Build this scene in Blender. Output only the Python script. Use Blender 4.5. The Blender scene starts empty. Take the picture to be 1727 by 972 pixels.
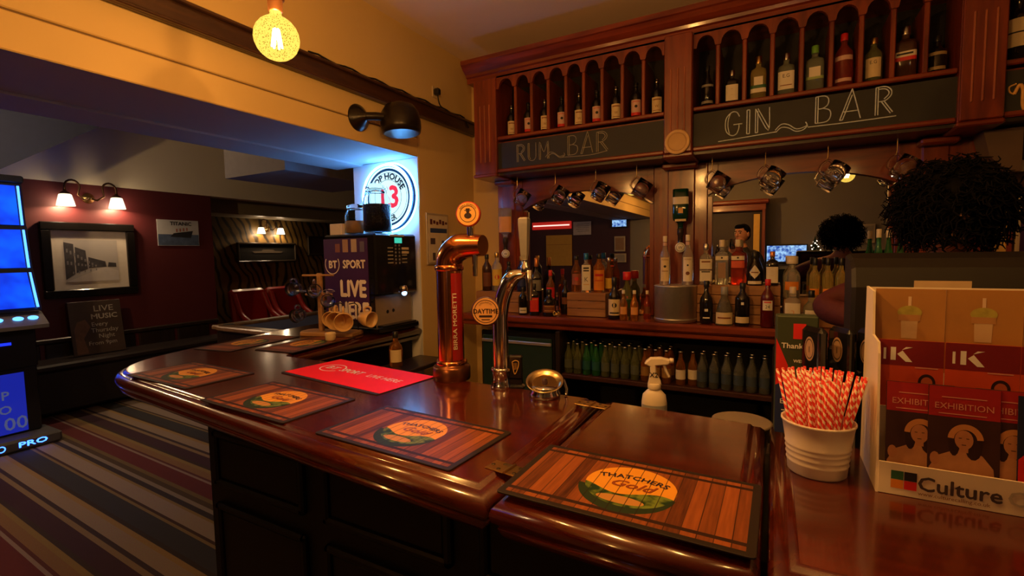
import bpy, math, random
from mathutils import Matrix, Vector
random.seed(7)
PI = math.pi
COL = bpy.context.scene.collection
SC = bpy.context.scene

# ---------------------------------------------------------------- camera
cam = bpy.data.cameras.new('camera'); camo = bpy.data.objects.new('camera', cam); COL.objects.link(camo)
cr = Vector((0.87895527, 0.47662332, -0.01636619)); cu = Vector((-0.01951949, 0.07024289, 0.99733892)); cf = Vector((-0.47650459, 0.87629684, -0.07104381))
mw = Matrix.Identity(4)
for i in range(3):
    mw[i][0] = cr[i]; mw[i][1] = cu[i]; mw[i][2] = -cf[i]
mw[2][3] = 1.55
camo.matrix_world = mw
cam.sensor_width = 36; cam.lens = 811.57 / 1727 * 36; cam.clip_start = 0.02; cam.clip_end = 60
SC.camera = camo
# ---------------------------------------------------------------- world and exposure
wd = bpy.data.worlds.new('world'); SC.world = wd; wd.use_nodes = True
wd.node_tree.nodes['Background'].inputs[0].default_value = (0.9, 0.75, 0.6, 1)
wd.node_tree.nodes['Background'].inputs[1].default_value = 0.0
SC.view_settings.view_transform = 'Standard'; SC.view_settings.look = 'None'
SC.view_settings.gamma = 1; SC.view_settings.use_curve_mapping = False
SC.view_settings.exposure = 0.80
WARM = (1.0, 0.50, 0.15)
PENDANT_W = 40.0; SCONCE_W = 24.0

# ---------------------------------------------------------------- materials
MATS = {}
def nt(name):
    m = bpy.data.materials.new(name); m.use_nodes = True
    n = m.node_tree.nodes; l = m.node_tree.links
    return m, n, l, n['Principled BSDF']
def P(name, col=(.5,.5,.5), rough=.5, metal=0, emit=None, es=0, trans=0, ior=1.45, coat=0, var=.12, vs=18, bump=0, alpha=1, spec=.5):
    if name in MATS: return MATS[name]
    m, n, l, b = nt(name)
    b.inputs['Roughness'].default_value = rough; b.inputs['Metallic'].default_value = metal
    b.inputs['IOR'].default_value = ior; b.inputs['Transmission Weight'].default_value = trans
    b.inputs['Coat Weight'].default_value = coat; b.inputs['Coat Roughness'].default_value = .08
    b.inputs['Alpha'].default_value = alpha; b.inputs['Specular IOR Level'].default_value = spec
    c = n.new('ShaderNodeTexCoord'); t = n.new('ShaderNodeTexNoise'); t.inputs['Scale'].default_value = vs; t.inputs['Detail'].default_value = 3
    l.new(c.outputs['Object'], t.inputs['Vector'])
    mx = n.new('ShaderNodeMix'); mx.data_type = 'RGBA'
    mx.inputs[6].default_value = (*[x*(1-var) for x in col], 1); mx.inputs[7].default_value = (*[min(1, x*(1+var)) for x in col], 1)
    l.new(t.outputs['Fac'], mx.inputs[0]); l.new(mx.outputs[2], b.inputs['Base Color'])
    if emit: b.inputs['Emission Color'].default_value = (*emit, 1); b.inputs['Emission Strength'].default_value = es
    if bump:
        bp = n.new('ShaderNodeBump'); bp.inputs['Strength'].default_value = bump; bp.inputs['Distance'].default_value = .01
        l.new(t.outputs['Fac'], bp.inputs['Height']); l.new(bp.outputs[0], b.inputs['Normal'])
    MATS[name] = m; return m
def wood(name, c1, c2, rough=.3, stretch=(1, 12, 12), scale=3, coat=.4, coatr=.12, bump=.05):
    if name in MATS: return MATS[name]
    m, n, l, b = nt(name)
    c = n.new('ShaderNodeTexCoord'); mp = n.new('ShaderNodeMapping'); mp.inputs['Scale'].default_value = stretch
    l.new(c.outputs['Object'], mp.inputs[0])
    t = n.new('ShaderNodeTexNoise'); t.inputs['Scale'].default_value = scale; t.inputs['Detail'].default_value = 6; t.inputs['Distortion'].default_value = .6
    l.new(mp.outputs[0], t.inputs['Vector'])
    r = n.new('ShaderNodeValToRGB'); r.color_ramp.elements[0].color = (*c1, 1); r.color_ramp.elements[1].color = (*c2, 1)
    r.color_ramp.elements[0].position = .3; r.color_ramp.elements[1].position = .72
    l.new(t.outputs['Fac'], r.inputs[0]); l.new(r.outputs[0], b.inputs['Base Color'])
    b.inputs['Roughness'].default_value = rough; b.inputs['Coat Weight'].default_value = coat; b.inputs['Coat Roughness'].default_value = coatr
    bp = n.new('ShaderNodeBump'); bp.inputs['Strength'].default_value = bump; bp.inputs['Distance'].default_value = .004
    l.new(t.outputs['Fac'], bp.inputs['Height']); l.new(bp.outputs[0], b.inputs['Normal'])
    MATS[name] = m; return m
def E(name, col, s, var=.1):                       # things that give off light
    return P(name, (.02,.02,.02), .4, emit=col, es=s, var=var)

mahog = wood('mahogany', (.11,.014,.004), (.26,.042,.009), .34, (8, 8, 1), 3)
mahogx = wood('mahogany_long_grain', (.11,.014,.004), (.26,.042,.009), .34, (1, 10, 10), 3)
bartop = wood('varnished_bar_top', (.045,.005,.0018), (.095,.012,.0032), .2, (1.2, 14, 14), 2.5, .7, .1, .04)
darkwood = wood('dark_stained_wood', (.012,.007,.005), (.03,.016,.011), .4, (8, 8, 1), 4, .3)
railwood = wood('dark_brown_rail', (.03,.012,.006), (.07,.028,.013), .35, (8, 1, 8), 4, .3)
palewood = wood('pale_wood', (.35,.18,.07), (.52,.3,.13), .5, (1, 9, 9), 5, .1)
cratewood = wood('crate_wood', (.27,.12,.045), (.42,.21,.08), .5, (1, 9, 9), 5, .1)
black = P('black_plastic', (.012,.012,.013), .35)
blackgloss = P('black_gloss', (.008,.008,.01), .12, coat=.5)
chrome = P('chrome', (.75,.74,.72), .12, 1, var=.03)
steel = P('brushed_steel', (.66,.63,.60), .42, .85, var=.1, vs=60)
copper = P('polished_copper', (.78,.30,.11), .18, 1, var=.06)
brass = P('aged_brass', (.55,.36,.13), .28, 1)
white = P('white_plastic', (.75,.72,.68), .4)
paper = P('white_paper', (.72,.68,.6), .7, var=.05)
cream = P('cream_label', (.68,.55,.33), .6, var=.08)
inkblack = P('black_ink', (.015,.013,.012), .6)
inkwhite = P('white_ink', (.8,.78,.74), .6, var=.03)
inkred = P('red_ink', (.62,.02,.015), .5)
inkgold = P('gold_ink', (.6,.33,.08), .45)
inkgreen = P('green_ink', (.03,.12,.05), .5)
inkbrown = P('brown_ink', (.22,.07,.02), .6)
chalk = P('chalk', (.60,.70,.80), .9, var=.3, vs=90)
goldchalk = P('gold_chalk', (.75,.42,.12), .8, var=.2, vs=90)
slate = P('chalkboard_black', (.022,.023,.022), .6, var=.3, vs=8)
glass = P('clear_glass', (1,1,1), .03, trans=1, ior=1.42, var=0)
mirror = P('mirror_silvering', (.72,.72,.7), .0, 1, var=0)

# ---------------------------------------------------------------- mesh builder
class M:
    def __init__(s): s.v = []; s.f = []; s.mi = []; s.sm = []; s.T = None
    def add(s, vs, fs, mi=0, smooth=False):
        o = len(s.v)
        for p in vs:
            p = Vector(p)
            s.v.append(tuple(s.T @ p) if s.T is not None else tuple(p))
        for f in fs:
            s.f.append([i+o for i in f]); s.mi.append(mi); s.sm.append(smooth)
        return s
    def box(s, c, d, b=0, mi=0):
        x, y, z = d[0]/2, d[1]/2, d[2]/2
        if b:
            pl = [(-x+b,-y),(x-b,-y),(x,-y+b),(x,y-b),(x-b,y),(-x+b,y),(-x,y-b),(-x,-y+b)]
            pl = [(p[0]+c[0], p[1]+c[1]) for p in pl]
            return s.slab(pl, [(b,c[2]-z),(0,c[2]-z+b),(0,c[2]+z-b),(b,c[2]+z)], mi)
        vs = [(c[0]+i*x, c[1]+j*y, c[2]+k*z) for i in (-1,1) for j in (-1,1) for k in (-1,1)]
        return s.add(vs, [(0,1,3,2),(4,6,7,5),(0,4,5,1),(2,3,7,6),(0,2,6,4),(1,5,7,3)], mi)
    def slab(s, poly, prof, mi=0, smooth=False):           # counter-clockwise outline swept through (inset, z)
        n = len(poly); nor = []
        for i in range(n):
            a = Vector(poly[i-1]); b = Vector(poly[i]); c = Vector(poly[(i+1) % n])
            d1 = (b-a).normalized(); d2 = (c-b).normalized()
            n1 = Vector((-d1.y, d1.x)); n2 = Vector((-d2.y, d2.x)); k = n1+n2
            k = k / max(.3, k.dot(n1)) if k.length > 1e-6 else n1
            nor.append(k)
        vs = []
        for ins, z in prof:
            for i in range(n): vs.append((poly[i][0]+nor[i].x*ins, poly[i][1]+nor[i].y*ins, z))
        fs = []; R = len(prof)
        for r in range(R-1):
            for i in range(n):
                j = (i+1) % n; fs.append((r*n+i, r*n+j, (r+1)*n+j, (r+1)*n+i))
        s.add(vs, fs, mi, smooth)
        s.add(vs[:n], [list(range(n))[::-1]], mi); s.add(vs[-n:], [list(range(n))], mi)
        return s
    def prism(s, poly, z0, z1, mi=0): return s.slab(poly, [(0, z0), (0, z1)], mi)
    def lathe(s, prof, n=18, mi=0, p=2, c=(0,0,0), sx=1, sy=1, smooth=True):
        vs = []; fs = []
        def mul(a):
            if p == 2: return 1
            return (abs(math.cos(a))**p + abs(math.sin(a))**p) ** (-1/p)
        for r, z in prof:
            for i in range(n):
                a = 2*PI*(i+.5)/n; q = mul(a) if r > .001 else 1
                vs.append((c[0]+r*q*math.cos(a)*sx, c[1]+r*q*math.sin(a)*sy, c[2]+z))
        for k in range(len(prof)-1):
            for i in range(n):
                j = (i+1) % n; fs.append((k*n+i, k*n+j, (k+1)*n+j, (k+1)*n+i))
        s.add(vs, fs, mi, smooth)
        s.add(vs[:n], [list(range(n))[::-1]], mi); s.add(vs[-n:], [list(range(n))], mi)
        return s
    def tube(s, pts, r, n=8, mi=0, closed=False, caps=True):
        pts = [Vector(p) for p in pts]; L = len(pts); rs = r if isinstance(r, (list, tuple)) else [r]*L
        vs = []; up = None
        for i, p in enumerate(pts):
            if closed: d = pts[(i+1) % L]-pts[i-1]
            else: d = pts[min(i+1, L-1)]-pts[max(i-1, 0)]
            d.normalize()
            if up is None: up = d.orthogonal().normalized()
            up = up - d*up.dot(d)
            up = up.normalized() if up.length > 1e-6 else d.orthogonal().normalized()
            w = d.cross(up)
            for k in range(n):
                a = 2*PI*k/n; vs.append(p + (up*math.cos(a)+w*math.sin(a))*rs[i])
        fs = []
        for i in range(L if closed else L-1):
            for k in range(n):
                a, b = i*n, ((i+1) % L)*n; k2 = (k+1) % n
                fs.append((a+k, a+k2, b+k2, b+k))
        s.add(vs, fs, mi, True)
        if caps and not closed: s.add(vs[:n], [list(range(n))[::-1]], mi); s.add(vs[-n:], [list(range(n))], mi)
        return s
    def ball(s, c, r, n=12, m=8, mi=0):
        r = r if isinstance(r, tuple) else (r, r, r); vs = []; fs = []
        for j in range(m+1):
            t = PI*j/m
            for i in range(n):
                a = 2*PI*i/n; vs.append((c[0]+r[0]*math.sin(t)*math.cos(a), c[1]+r[1]*math.sin(t)*math.sin(a), c[2]-r[2]*math.cos(t)))
        for j in range(m):
            for i in range(n): fs.append((j*n+i, j*n+(i+1) % n, (j+1)*n+(i+1) % n, (j+1)*n+i))
        return s.add(vs, fs, mi, True)
    def disc(s, c, rx, ry=None, n=24, mi=0):           # flat print in the local XZ plane, facing -Y
        ry = ry or rx
        return s.add([(c[0]+rx*math.cos(2*PI*i/n), c[1], c[2]+ry*math.sin(2*PI*i/n)) for i in range(n)], [list(range(n))], mi)
    def rect(s, x0, x1, z0, z1, y=0, mi=0): return s.add([(x0,y,z0),(x1,y,z0),(x1,y,z1),(x0,y,z1)], [(0,1,2,3)], mi)
    def ring(s, c, r0, r1, n=32, mi=0, a0=0, a1=2*PI, sy=1):
        vs = []; fs = []
        for i in range(n+1):
            a = a0+(a1-a0)*i/n
            for r in (r0, r1): vs.append((c[0]+r*math.cos(a), c[1], c[2]+r*math.sin(a)*sy))
        for i in range(n): fs.append((2*i, 2*i+1, 2*i+3, 2*i+2))
        return s.add(vs, fs, mi)
    def patch(s, r, z0, z1, a0, a1, n=8, mi=0, p=2, off=.0006, sy=1):     # paper label wrapped on a bottle, centred on -Y
        vs = []; fs = []
        for i in range(n+1):
            a = a0+(a1-a0)*i/n; b = -PI/2+a
            q = 1 if p == 2 else (abs(math.cos(b))**p+abs(math.sin(b))**p)**(-1/p)
            for z in (z0, z1): vs.append(((r*q+off)*math.cos(b), (r*q+off)*math.sin(b)*sy, z))
        for i in range(n): fs.append((2*i, 2*i+2, 2*i+3, 2*i+1))
        return s.add(vs, fs, mi, True)
    def mesh(s, name, mats):
        me = bpy.data.meshes.new(name); me.from_pydata(s.v, [], s.f)
        for m in (mats if isinstance(mats, (list, tuple)) else [mats]): me.materials.append(m)
        me.polygons.foreach_set('material_index', s.mi); me.polygons.foreach_set('use_smooth', s.sm); me.update()
        return me
    def obj(s, name, mats, parent=None, loc=(0,0,0), rz=0):
        o = bpy.data.objects.new(name, s.mesh(name, mats)); COL.objects.link(o)
        o.parent = parent; o.location = loc; o.rotation_euler = (0, 0, rz)
        return o
def tag(o, label=None, cat=None, group=None, kind=None):
    for k, v in (('label', label), ('category', cat), ('group', group), ('kind', kind)):
        if v: o[k] = v
    return o
def thing(name, label, cat, loc=(0,0,0), rz=0, group=None):
    o = bpy.data.objects.new(name, None); o.empty_display_size = .05; COL.objects.link(o)
    o.location = loc; o.rotation_euler = (0, 0, rz)
    return tag(o, label, cat, group)
def structure(o): o['kind'] = 'structure'; return o
def dup(root, loc, rz=None, label=None):
    r = root.copy(); COL.objects.link(r); r.location = loc
    if rz is not None: r.rotation_euler = (0, 0, rz)
    if label: r['label'] = label
    for ch in list(root.children):
        c = ch.copy(); COL.objects.link(c); c.parent = r
        for g in list(ch.children):
            d = g.copy(); COL.objects.link(d); d.parent = c
    return r
def lamp(name, loc, w, col, parent=None, r=.03):
    ld = bpy.data.lights.new(name, 'POINT'); ld.energy = w; ld.color = col; ld.shadow_soft_size = r
    o = bpy.data.objects.new(name, ld); COL.objects.link(o); o.parent = parent; o.location = loc
    return o
# text outlines from the built-in font, cached as flat meshes
_TX = {}
def glyphs(s, shear=0, space=1.0):
    k = (s, shear, space)
    if k not in _TX:
        cu_ = bpy.data.curves.new('lettering', 'FONT'); cu_.body = s; cu_.size = 1; cu_.align_x = 'CENTER'; cu_.resolution_u = 2; cu_.shear = shear; cu_.space_character = space
        o = bpy.data.objects.new('lettering', cu_); COL.objects.link(o)
        dg = bpy.context.evaluated_depsgraph_get(); me = o.evaluated_get(dg).to_mesh()
        vs = [tuple(v.co) for v in me.vertices]; fs = [list(p.vertices) for p in me.polygons]
        o.evaluated_get(dg).to_mesh_clear(); bpy.data.objects.remove(o); bpy.data.curves.remove(cu_)
        _TX[k] = (vs, fs)
    return _TX[k]
def text(m, s, size, c=(0,0,0), mi=0, sx=1, plane='XZ', shear=0, space=1.0, arc=None, rot=0, bold=0):
    """letters in the XZ plane (facing -Y) or the XY plane (facing up), centred at c; arc = radius of an arched baseline"""
    vs, fs = glyphs(s, shear, space); out = []
    offs = [(0,0)] if not bold else [(-bold,0),(bold,0),(0,bold),(0,-bold)]
    for bi, (ox, oz) in enumerate(offs):
        out = []; dn = bi*.00015
        for x, y, z in vs:
            u, w = x*size*sx+ox, y*size+oz
            if arc:
                a = u/abs(arc); rr = abs(arc)+(w if arc > 0 else -w)
                u, w = rr*math.sin(a), (rr*math.cos(a) if arc > 0 else -rr*math.cos(a))
            if rot: u, w = u*math.cos(rot)-w*math.sin(rot), u*math.sin(rot)+w*math.cos(rot)
            out.append((c[0]+u, c[1]-dn, c[2]+w) if plane == 'XZ' else (c[0]+u, c[1]+w, c[2]+dn))
        m.add(out, fs, mi)
    return m
def text_cyl(m, s, size, r, z, mi=0, p=2, sx=1, off=.0012, vertical=False, a0=0, shear=0, bold=0):
    vs, fs = glyphs(s, shear, 1.0)
    for bi, bo in enumerate((0,) if not bold else (-bold, bold)):
        out = []
        for x, y, _ in vs:
            u, w = x*size*sx+bo, y*size
            if vertical: u, w = -w, u
            b = -PI/2+u/r+a0; q = 1 if p == 2 else (abs(math.cos(b))**p+abs(math.sin(b))**p)**(-1/p)
            out.append(((r*q+off+bi*.0002)*math.cos(b), (r*q+off+bi*.0002)*math.sin(b), z+w))
        m.add(out, fs, mi)
    return m
ORD = ['first','second','third','fourth','fifth','sixth','seventh','eighth','ninth','tenth','eleventh','twelfth']
# ================================================================ the room
XL = -1.97; CZ = 2.924; SOF = 2.165; XW = -6.6; YB = 3.05; YF = -3.2; XR = 2.8
wallgold = P('cream_painted_wall', (.68,.49,.21), .65, var=.05, vs=3, bump=.05)
ceilm = P('cream_ceiling', (.85,.70,.57), .8, var=.05, vs=2, bump=.06)
darksoff = P('grey_painted_soffit', (.38,.40,.45), .7, var=.1, vs=2)
maroon = P('maroon_painted_wall', (.085,.013,.015), .55, var=.1, vs=2)
creamwall = P('cream_upper_wall', (.72,.66,.5), .75, var=.05, vs=2)
greywall = P('grey_wall', (.2,.19,.17), .7, var=.1, vs=2)
purplewall = P('plum_wall', (.05,.014,.03), .6, var=.1, vs=2)

def carpet():
    m, n, l, b = nt('striped_carpet')
    c = n.new('ShaderNodeTexCoord'); sp = n.new('ShaderNodeSeparateXYZ'); l.new(c.outputs['Object'], sp.inputs[0])
    k = n.new('ShaderNodeMath'); k.operation = 'MULTIPLY'; k.inputs[1].default_value = .035; l.new(sp.outputs[0], k.inputs[0])
    a = n.new('ShaderNodeMath'); a.operation = 'ADD'; l.new(sp.outputs[1], a.inputs[0]); l.new(k.outputs[0], a.inputs[1])
    md = n.new('ShaderNodeMath'); md.operation = 'MULTIPLY'; md.inputs[1].default_value = 1/.92; l.new(a.outputs[0], md.inputs[0])
    fr = n.new('ShaderNodeMath'); fr.operation = 'FRACT'; l.new(md.outputs[0], fr.inputs[0])
    r = n.new('ShaderNodeValToRGB'); r.color_ramp.interpolation = 'CONSTANT'
    cols = [(0,(.045,.012,.03)),(.10,(.25,.17,.10)),(.13,(.04,.02,.03)),(.16,(.30,.22,.17)),(.24,(.32,.2,.08)),(.27,(.03,.018,.02)),(.30,(.03,.03,.045)),(.42,(.22,.15,.07)),(.44,(.05,.02,.02)),(.46,(.30,.23,.2)),(.56,(.26,.17,.07)),(.58,(.03,.02,.03)),(.62,(.24,.19,.16)),(.65,(.07,.04,.02)),(.69,(.15,.10,.04)),(.72,(.12,.012,.018)),(.84,(.28,.2,.18)),(.86,(.10,.02,.02)),(.88,(.24,.13,.06)),(.94,(.26,.17,.06)),(.97,(.04,.02,.02))]
    el = r.color_ramp.elements
    el[0].position = 0; el[0].color = (*cols[0][1], 1); el[1].position = cols[1][0]; el[1].color = (*cols[1][1], 1)
    for p_, q in cols[2:]:
        e = el.new(p_); e.color = (*q, 1)
    t = n.new('ShaderNodeTexNoise'); t.inputs['Scale'].default_value = 250; l.new(c.outputs['Object'], t.inputs['Vector'])
    mx = n.new('ShaderNodeMix'); mx.data_type = 'RGBA'; mx.blend_type = 'MULTIPLY'; mx.inputs[0].default_value = .5
    l.new(fr.outputs[0], r.inputs[0]); l.new(r.outputs[0], mx.inputs[6]); l.new(t.outputs['Color'], mx.inputs[7]); l.new(mx.outputs[2], b.inputs['Base Color'])
    b.inputs['Roughness'].default_value = .95
    bp = n.new('ShaderNodeBump'); bp.inputs['Strength'].default_value = .4; bp.inputs['Distance'].default_value = .004
    l.new(t.outputs['Fac'], bp.inputs['Height']); l.new(bp.outputs[0], b.inputs['Normal'])
    return m
structure(M().box((-2.6,1.6,-.05),(11,10,.1)).obj('floor', carpet()))
structure(M().box((.35,1.6,CZ+.05),(5.1,9.8,.1)).obj('ceiling', ceilm))
CF = 3.35
structure(M().box((-5.2,2.75,CF+.05),(6.1,12.2,.1)).obj('ceiling', creamwall))
# left wall with its wide opening: boxed beam, end pier, picture rail
wl = structure(M().box((XL-.15,(YF+YB)/2,(2.51+3.35)/2),(.3,YB-YF,3.35-2.51)).obj('wall_left', wallgold))
M().box((XL-.15,(YF+2.42)/2,2.46),(.28,2.42-YF,.1)).obj('wall_core', wallgold, wl)
M().box((XL-.24,(YF+2.42)/2,(2.287+2.41)/2),(.48,2.42-YF,.123),.004).obj('beam_board', wallgold, wl)
M().box((XL-.24,(YF+2.42)/2,(SOF+2.28)/2),(.48,2.42-YF,.115),.004).obj('beam_board', wallgold, wl)
M().box((XL-.24,(YF+2.42)/2,2.2835),(.464,2.42-YF,.01)).obj('board_joint', P('joint_shadow_gap', (.2,.13,.06), .8), wl)
so = M()
so.add([(XL,YF,SOF-.001),(XL,2.42,SOF-.001),(XL-.47,2.42,SOF-.001),(XL-.47,YF,SOF-.001)], [(0,1,2,3)])
so.obj('soffit_panel', darksoff, wl)
so = M()
so.slab([(XL-.47,YF),(XL-.47,2.42),(XL-.72,2.42),(XL-.72,YF)][::-1], [(0,SOF-.012),(0,SOF+.2)])
so.obj('soffit_panel', darksoff, wl)
pier = M().box((XL-.28,(2.42+YB)/2,(2.51)/2),(.56,YB-2.42,2.51)); pier.obj('wall_pier', wallgold, wl)
M().box((XL-.281,2.418,1.09),(.555,.006,2.14)).obj('reveal_panel', P('white_painted_reveal', (.62,.64,.66), .6, var=.04), wl)
rl = M()
rl.box((XL+.012,(YF+YB)/2,2.458),(.03,YB-YF,.098),.006); rl.box((XL+.02,(YF+YB)/2,2.498),(.05,YB-YF,.016),.004); rl.box((XL+.018,(YF+YB)/2,2.416),(.04,YB-YF,.012),.003)
structure(rl.obj('trim_1', railwood))
structure(M().box((0.4,YB+.05,CZ/2),(5,.1,CZ)).obj('wall_back', wallgold))
structure(M().box((-.9,YF-.05,CZ/2),(7.4,.1,CZ)).obj('wall_front', [greywall]))
structure(M().box((-4.6,YF-.02,1.675),(4.4,.1,3.35)).obj('wall_front', [purplewall]))
structure(M().box((XR+.05,0,CZ/2),(.1,6.4,CZ)).obj('wall_right', greywall))
# far room beyond the opening
fw = structure(M().box((XW-.1,.3,1.19),(.2,6.96,2.38)).obj('wall_far', maroon))
M().box((XW-.1,3.0,2.865),(.2,11,.97)).obj('upper_band', creamwall, fw)
M().box((XW+.015,.3,.72),(.05,6.96,.05),.01).obj('dado_rail', darkwood, fw)
for k in range(9):
    M().box((XW+.008,2.0+.42*k-1.9,.36),(.03,.38,.66),.008).obj('dado_panel', darkwood, fw)
structure(M().box((XW-.55,3.78,1.2),(.9,.04,2.4)).obj('wall_recess_side', maroon))
# recess with gold-patterned wallpaper
def wallpaper():
    m, n, l, b = nt('swirling_gold_wallpaper')
    c = n.new('ShaderNodeTexCoord'); w = n.new('ShaderNodeTexWave'); w.wave_type = 'RINGS'; w.inputs['Scale'].default_value = 2.6; w.inputs['Distortion'].default_value = 9; w.inputs['Detail'].default_value = 2; w.inputs['Detail Scale'].default_value = .8
    l.new(c.outputs['Object'], w.inputs['Vector'])
    r = n.new('ShaderNodeValToRGB'); r.color_ramp.elements[0].color = (.018,.011,.005,1); r.color_ramp.elements[1].color = (.15,.085,.02,1); r.color_ramp.elements[0].position = .1; r.color_ramp.elements[1].position = .45
    l.new(w.outputs['Fac'], r.inputs[0]); l.new(r.outputs[0], b.inputs['Base Color']); b.inputs['Roughness'].default_value = .45
    return m
structure(M().box((-7.65,6.2,1.2),(.1,5,2.4)).obj('wall_recess_back', wallpaper()))
structure(M().box((-7.3,6.2,2.31),(.6,5,.22)).obj('trim_2', P('grey_bulkhead', (.33,.27,.18), .35, var=.1)))
structure(M().box((-6.5,8.75,1.46),(3,.1,2.92)).obj('wall_recess_end', maroon))
structure(M().box((-3.35,2.75,2.755),(.7,1.02,1.19)).obj('trim_3', P('grey_bulkhead_box', (.24,.24,.27), .7)))
# raking underside of the stairs in the far corner
st = M(); st.T = Matrix(((0,0,1,0),(1,0,0,0),(0,1,0,0),(0,0,0,1)))
st.prism([(1.0,1.93),(3.0,3.35),(1.0,3.35)], XW, XW+.9)
structure(st.obj('trim_4', P('blue_grey_stair_underside', (.05,.065,.15), .7)))
# ================================================================ lamps
def Wd(m, name, mats, parent):                       # part built in world coordinates under an unrotated thing
    l = parent.location if parent else Vector()
    while parent is not None and parent.parent is not None:
        parent_ = parent.parent; break
    return m.obj(name, mats, parent, tuple(-l))
def globe_mat():
    m = bpy.data.materials.new('amber_mercury_glass'); m.use_nodes = True; n = m.node_tree.nodes; l = m.node_tree.links
    n.clear(); o = n.new('ShaderNodeOutputMaterial'); mx = n.new('ShaderNodeMixShader'); tr = n.new('ShaderNodeBsdfTransparent'); em = n.new('ShaderNodeEmission')
    c = n.new('ShaderNodeTexCoord'); v = n.new('ShaderNodeTexVoronoi'); v.inputs['Scale'].default_value = 190
    l.new(c.outputs['Object'], v.inputs['Vector'])
    r = n.new('ShaderNodeValToRGB'); r.color_ramp.elements[0].color = (.16,.08,.005,1); r.color_ramp.elements[1].color = (1,.66,.10,1); r.color_ramp.elements[0].position = .2; r.color_ramp.elements[1].position = .42
    l.new(v.outputs['Distance'], r.inputs[0]); l.new(r.outputs[0], em.inputs[0]); em.inputs[1].default_value = .9
    tr.inputs[0].default_value = (1,.93,.75,1)
    mx.inputs[0].default_value = .72
    l.new(tr.outputs[0], mx.inputs[1]); l.new(em.outputs[0], mx.inputs[2]); l.new(mx.outputs[0], o.inputs[0]); return m
GLOBE = globe_mat(); FIL = E('glowing_filament', (1,.72,.32), 22)
def pendant(loc, label, r=.048, w=None, col=WARM, CZ=CZ):
    t = thing('pendant_lamp', label, 'lamp', (loc[0], loc[1], CZ))
    z = loc[2]-CZ
    M().tube([(0,0,-.02),(0,0,z+r+.075)], .004, 6).obj('cord', P('brown_fabric_cord', (.06,.025,.012), .8), t)
    M().lathe([(.001,0),(.05,-.002),(.05,-.02),(.012,-.03),(.001,-.03)][::-1], 20).obj('ceiling_rose', railwood, t)
    h = M().lathe([(.012,z+r+.012),(.02,z+r+.014),(.021,z+r+.045),(.026,z+r+.048),(.026,z+r+.054),(.02,z+r+.056),(.018,z+r+.08),(.006,z+r+.088)], 16)
    h.obj('lamp_holder', P('bronze_holder', (.16,.07,.03), .35, .8), t)
    pr = [(.001,-r)]
    for k in range(1, 11):
        a = -PI/2+k*PI*.415/5; pr.append((r*math.cos(a), r*math.sin(a)))
    pr += [(.017,r*.95),(.015,r+.02)]
    g = M().lathe(pr, 24, c=(0,0,z)).obj('globe_bulb', GLOBE, t)
    f = M()
    for k in range(6):
        a = k*PI/3; f.tube([(.007*math.cos(a),.007*math.sin(a),z+.026),(.014*math.cos(a),.014*math.sin(a),z-.026)], .0032, 5)
    f.obj('filament', FIL, g)
    lamp('bulb_light', (0,0,z), w or PENDANT_W, col, t, r=.02)
    return t
pendant((-1.29,.957,2.19), 'round amber speckled globe bulb hanging nearest the boxed beam', .0625)
pendant((-.62,.87,2.24), 'globe bulb in the row over the bar, second from the boxed beam', .0625, PENDANT_W*2.1)
pendant((0,.957,2.18), 'globe bulb in the row over the bar, left of the two in the gin mirror', .0625, PENDANT_W*.6)
pendant((.53,.957,2.17), 'globe bulb in the row over the bar, right of the two in the gin mirror', .0625, PENDANT_W*.35)

pendant((-.95,-1.5,2.25), 'added globe bulb hanging behind the photographer, hidden from the mirrors by the middle column', .0625, PENDANT_W*5.0)  # unseen lamp added to brighten the upright faces of the back bar
pendant((-4.78,.95,2.45), 'added globe bulb hanging in the far room by the gaming machine, outside the picture', .0625, PENDANT_W*3.8, (1,.68,.38), 3.35)  # unseen lamp added to lift the cream upper wall and carpet

def sconce(loc, label, s=1.0, gap=.2, w=SCONCE_W):      # faces +X, arms spread along Y
    t = thing('wall_sconce', label, 'wall lamp', loc)
    M().lathe([(.001,0),(.05*s,.001),(.045*s,.012),(.02*s,.025),(.014*s,.05),(.001,.052)], 16).obj('rosette', brass, t).rotation_euler = (0, PI/2, 0)
    for sg in (-1, 1):
        pts = [(.03,0,0),(.06,sg*.05*s,-.02*s),(.08,sg*.10*s,.02*s)]
        for k in range(9):
            a = PI-k*PI/8; cxx = (gap-.055*s)
            pts.append((.09, sg*(cxx+.055*s*math.cos(a)), .09*s+.06*s*math.sin(a)))
        pts.append((.09, sg*gap, .03*s))
        M().tube(pts, .009*s, 8).obj('arm', P('bronze_arm', (.10,.05,.025), .35, .8), t)
        sh = M(); sh.lathe([(.03*s,.02*s),(.045*s,.012*s),(.06*s,-.05*s),(.068*s,-.09*s),(.066*s,-.09*s),(.057*s,-.05*s),(.042*s,.008*s),(.028*s,.016*s)], 18, c=(.09,sg*gap,0))
        o = sh.obj('glass_shade', SHADE, t)
        M().ball((.09,sg*gap,-.045*s), (.026*s,.026*s,.03*s)).obj('bulb', E('white_hot_bulb', (1,.85,.6), 30), o)
        M().lathe([(.034*s,.014*s),(.036*s,.03*s),(.014*s,.045*s),(.012*s,.06*s)], 14, c=(.09,sg*gap,0)).obj('shade_holder', P('bronze_arm', (.10,.05,.025), .35, .8), t)
        lamp('sconce_light', (.10,sg*gap,-.06*s), w, (1,.66,.36), t, r=.03)
    return t
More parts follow.
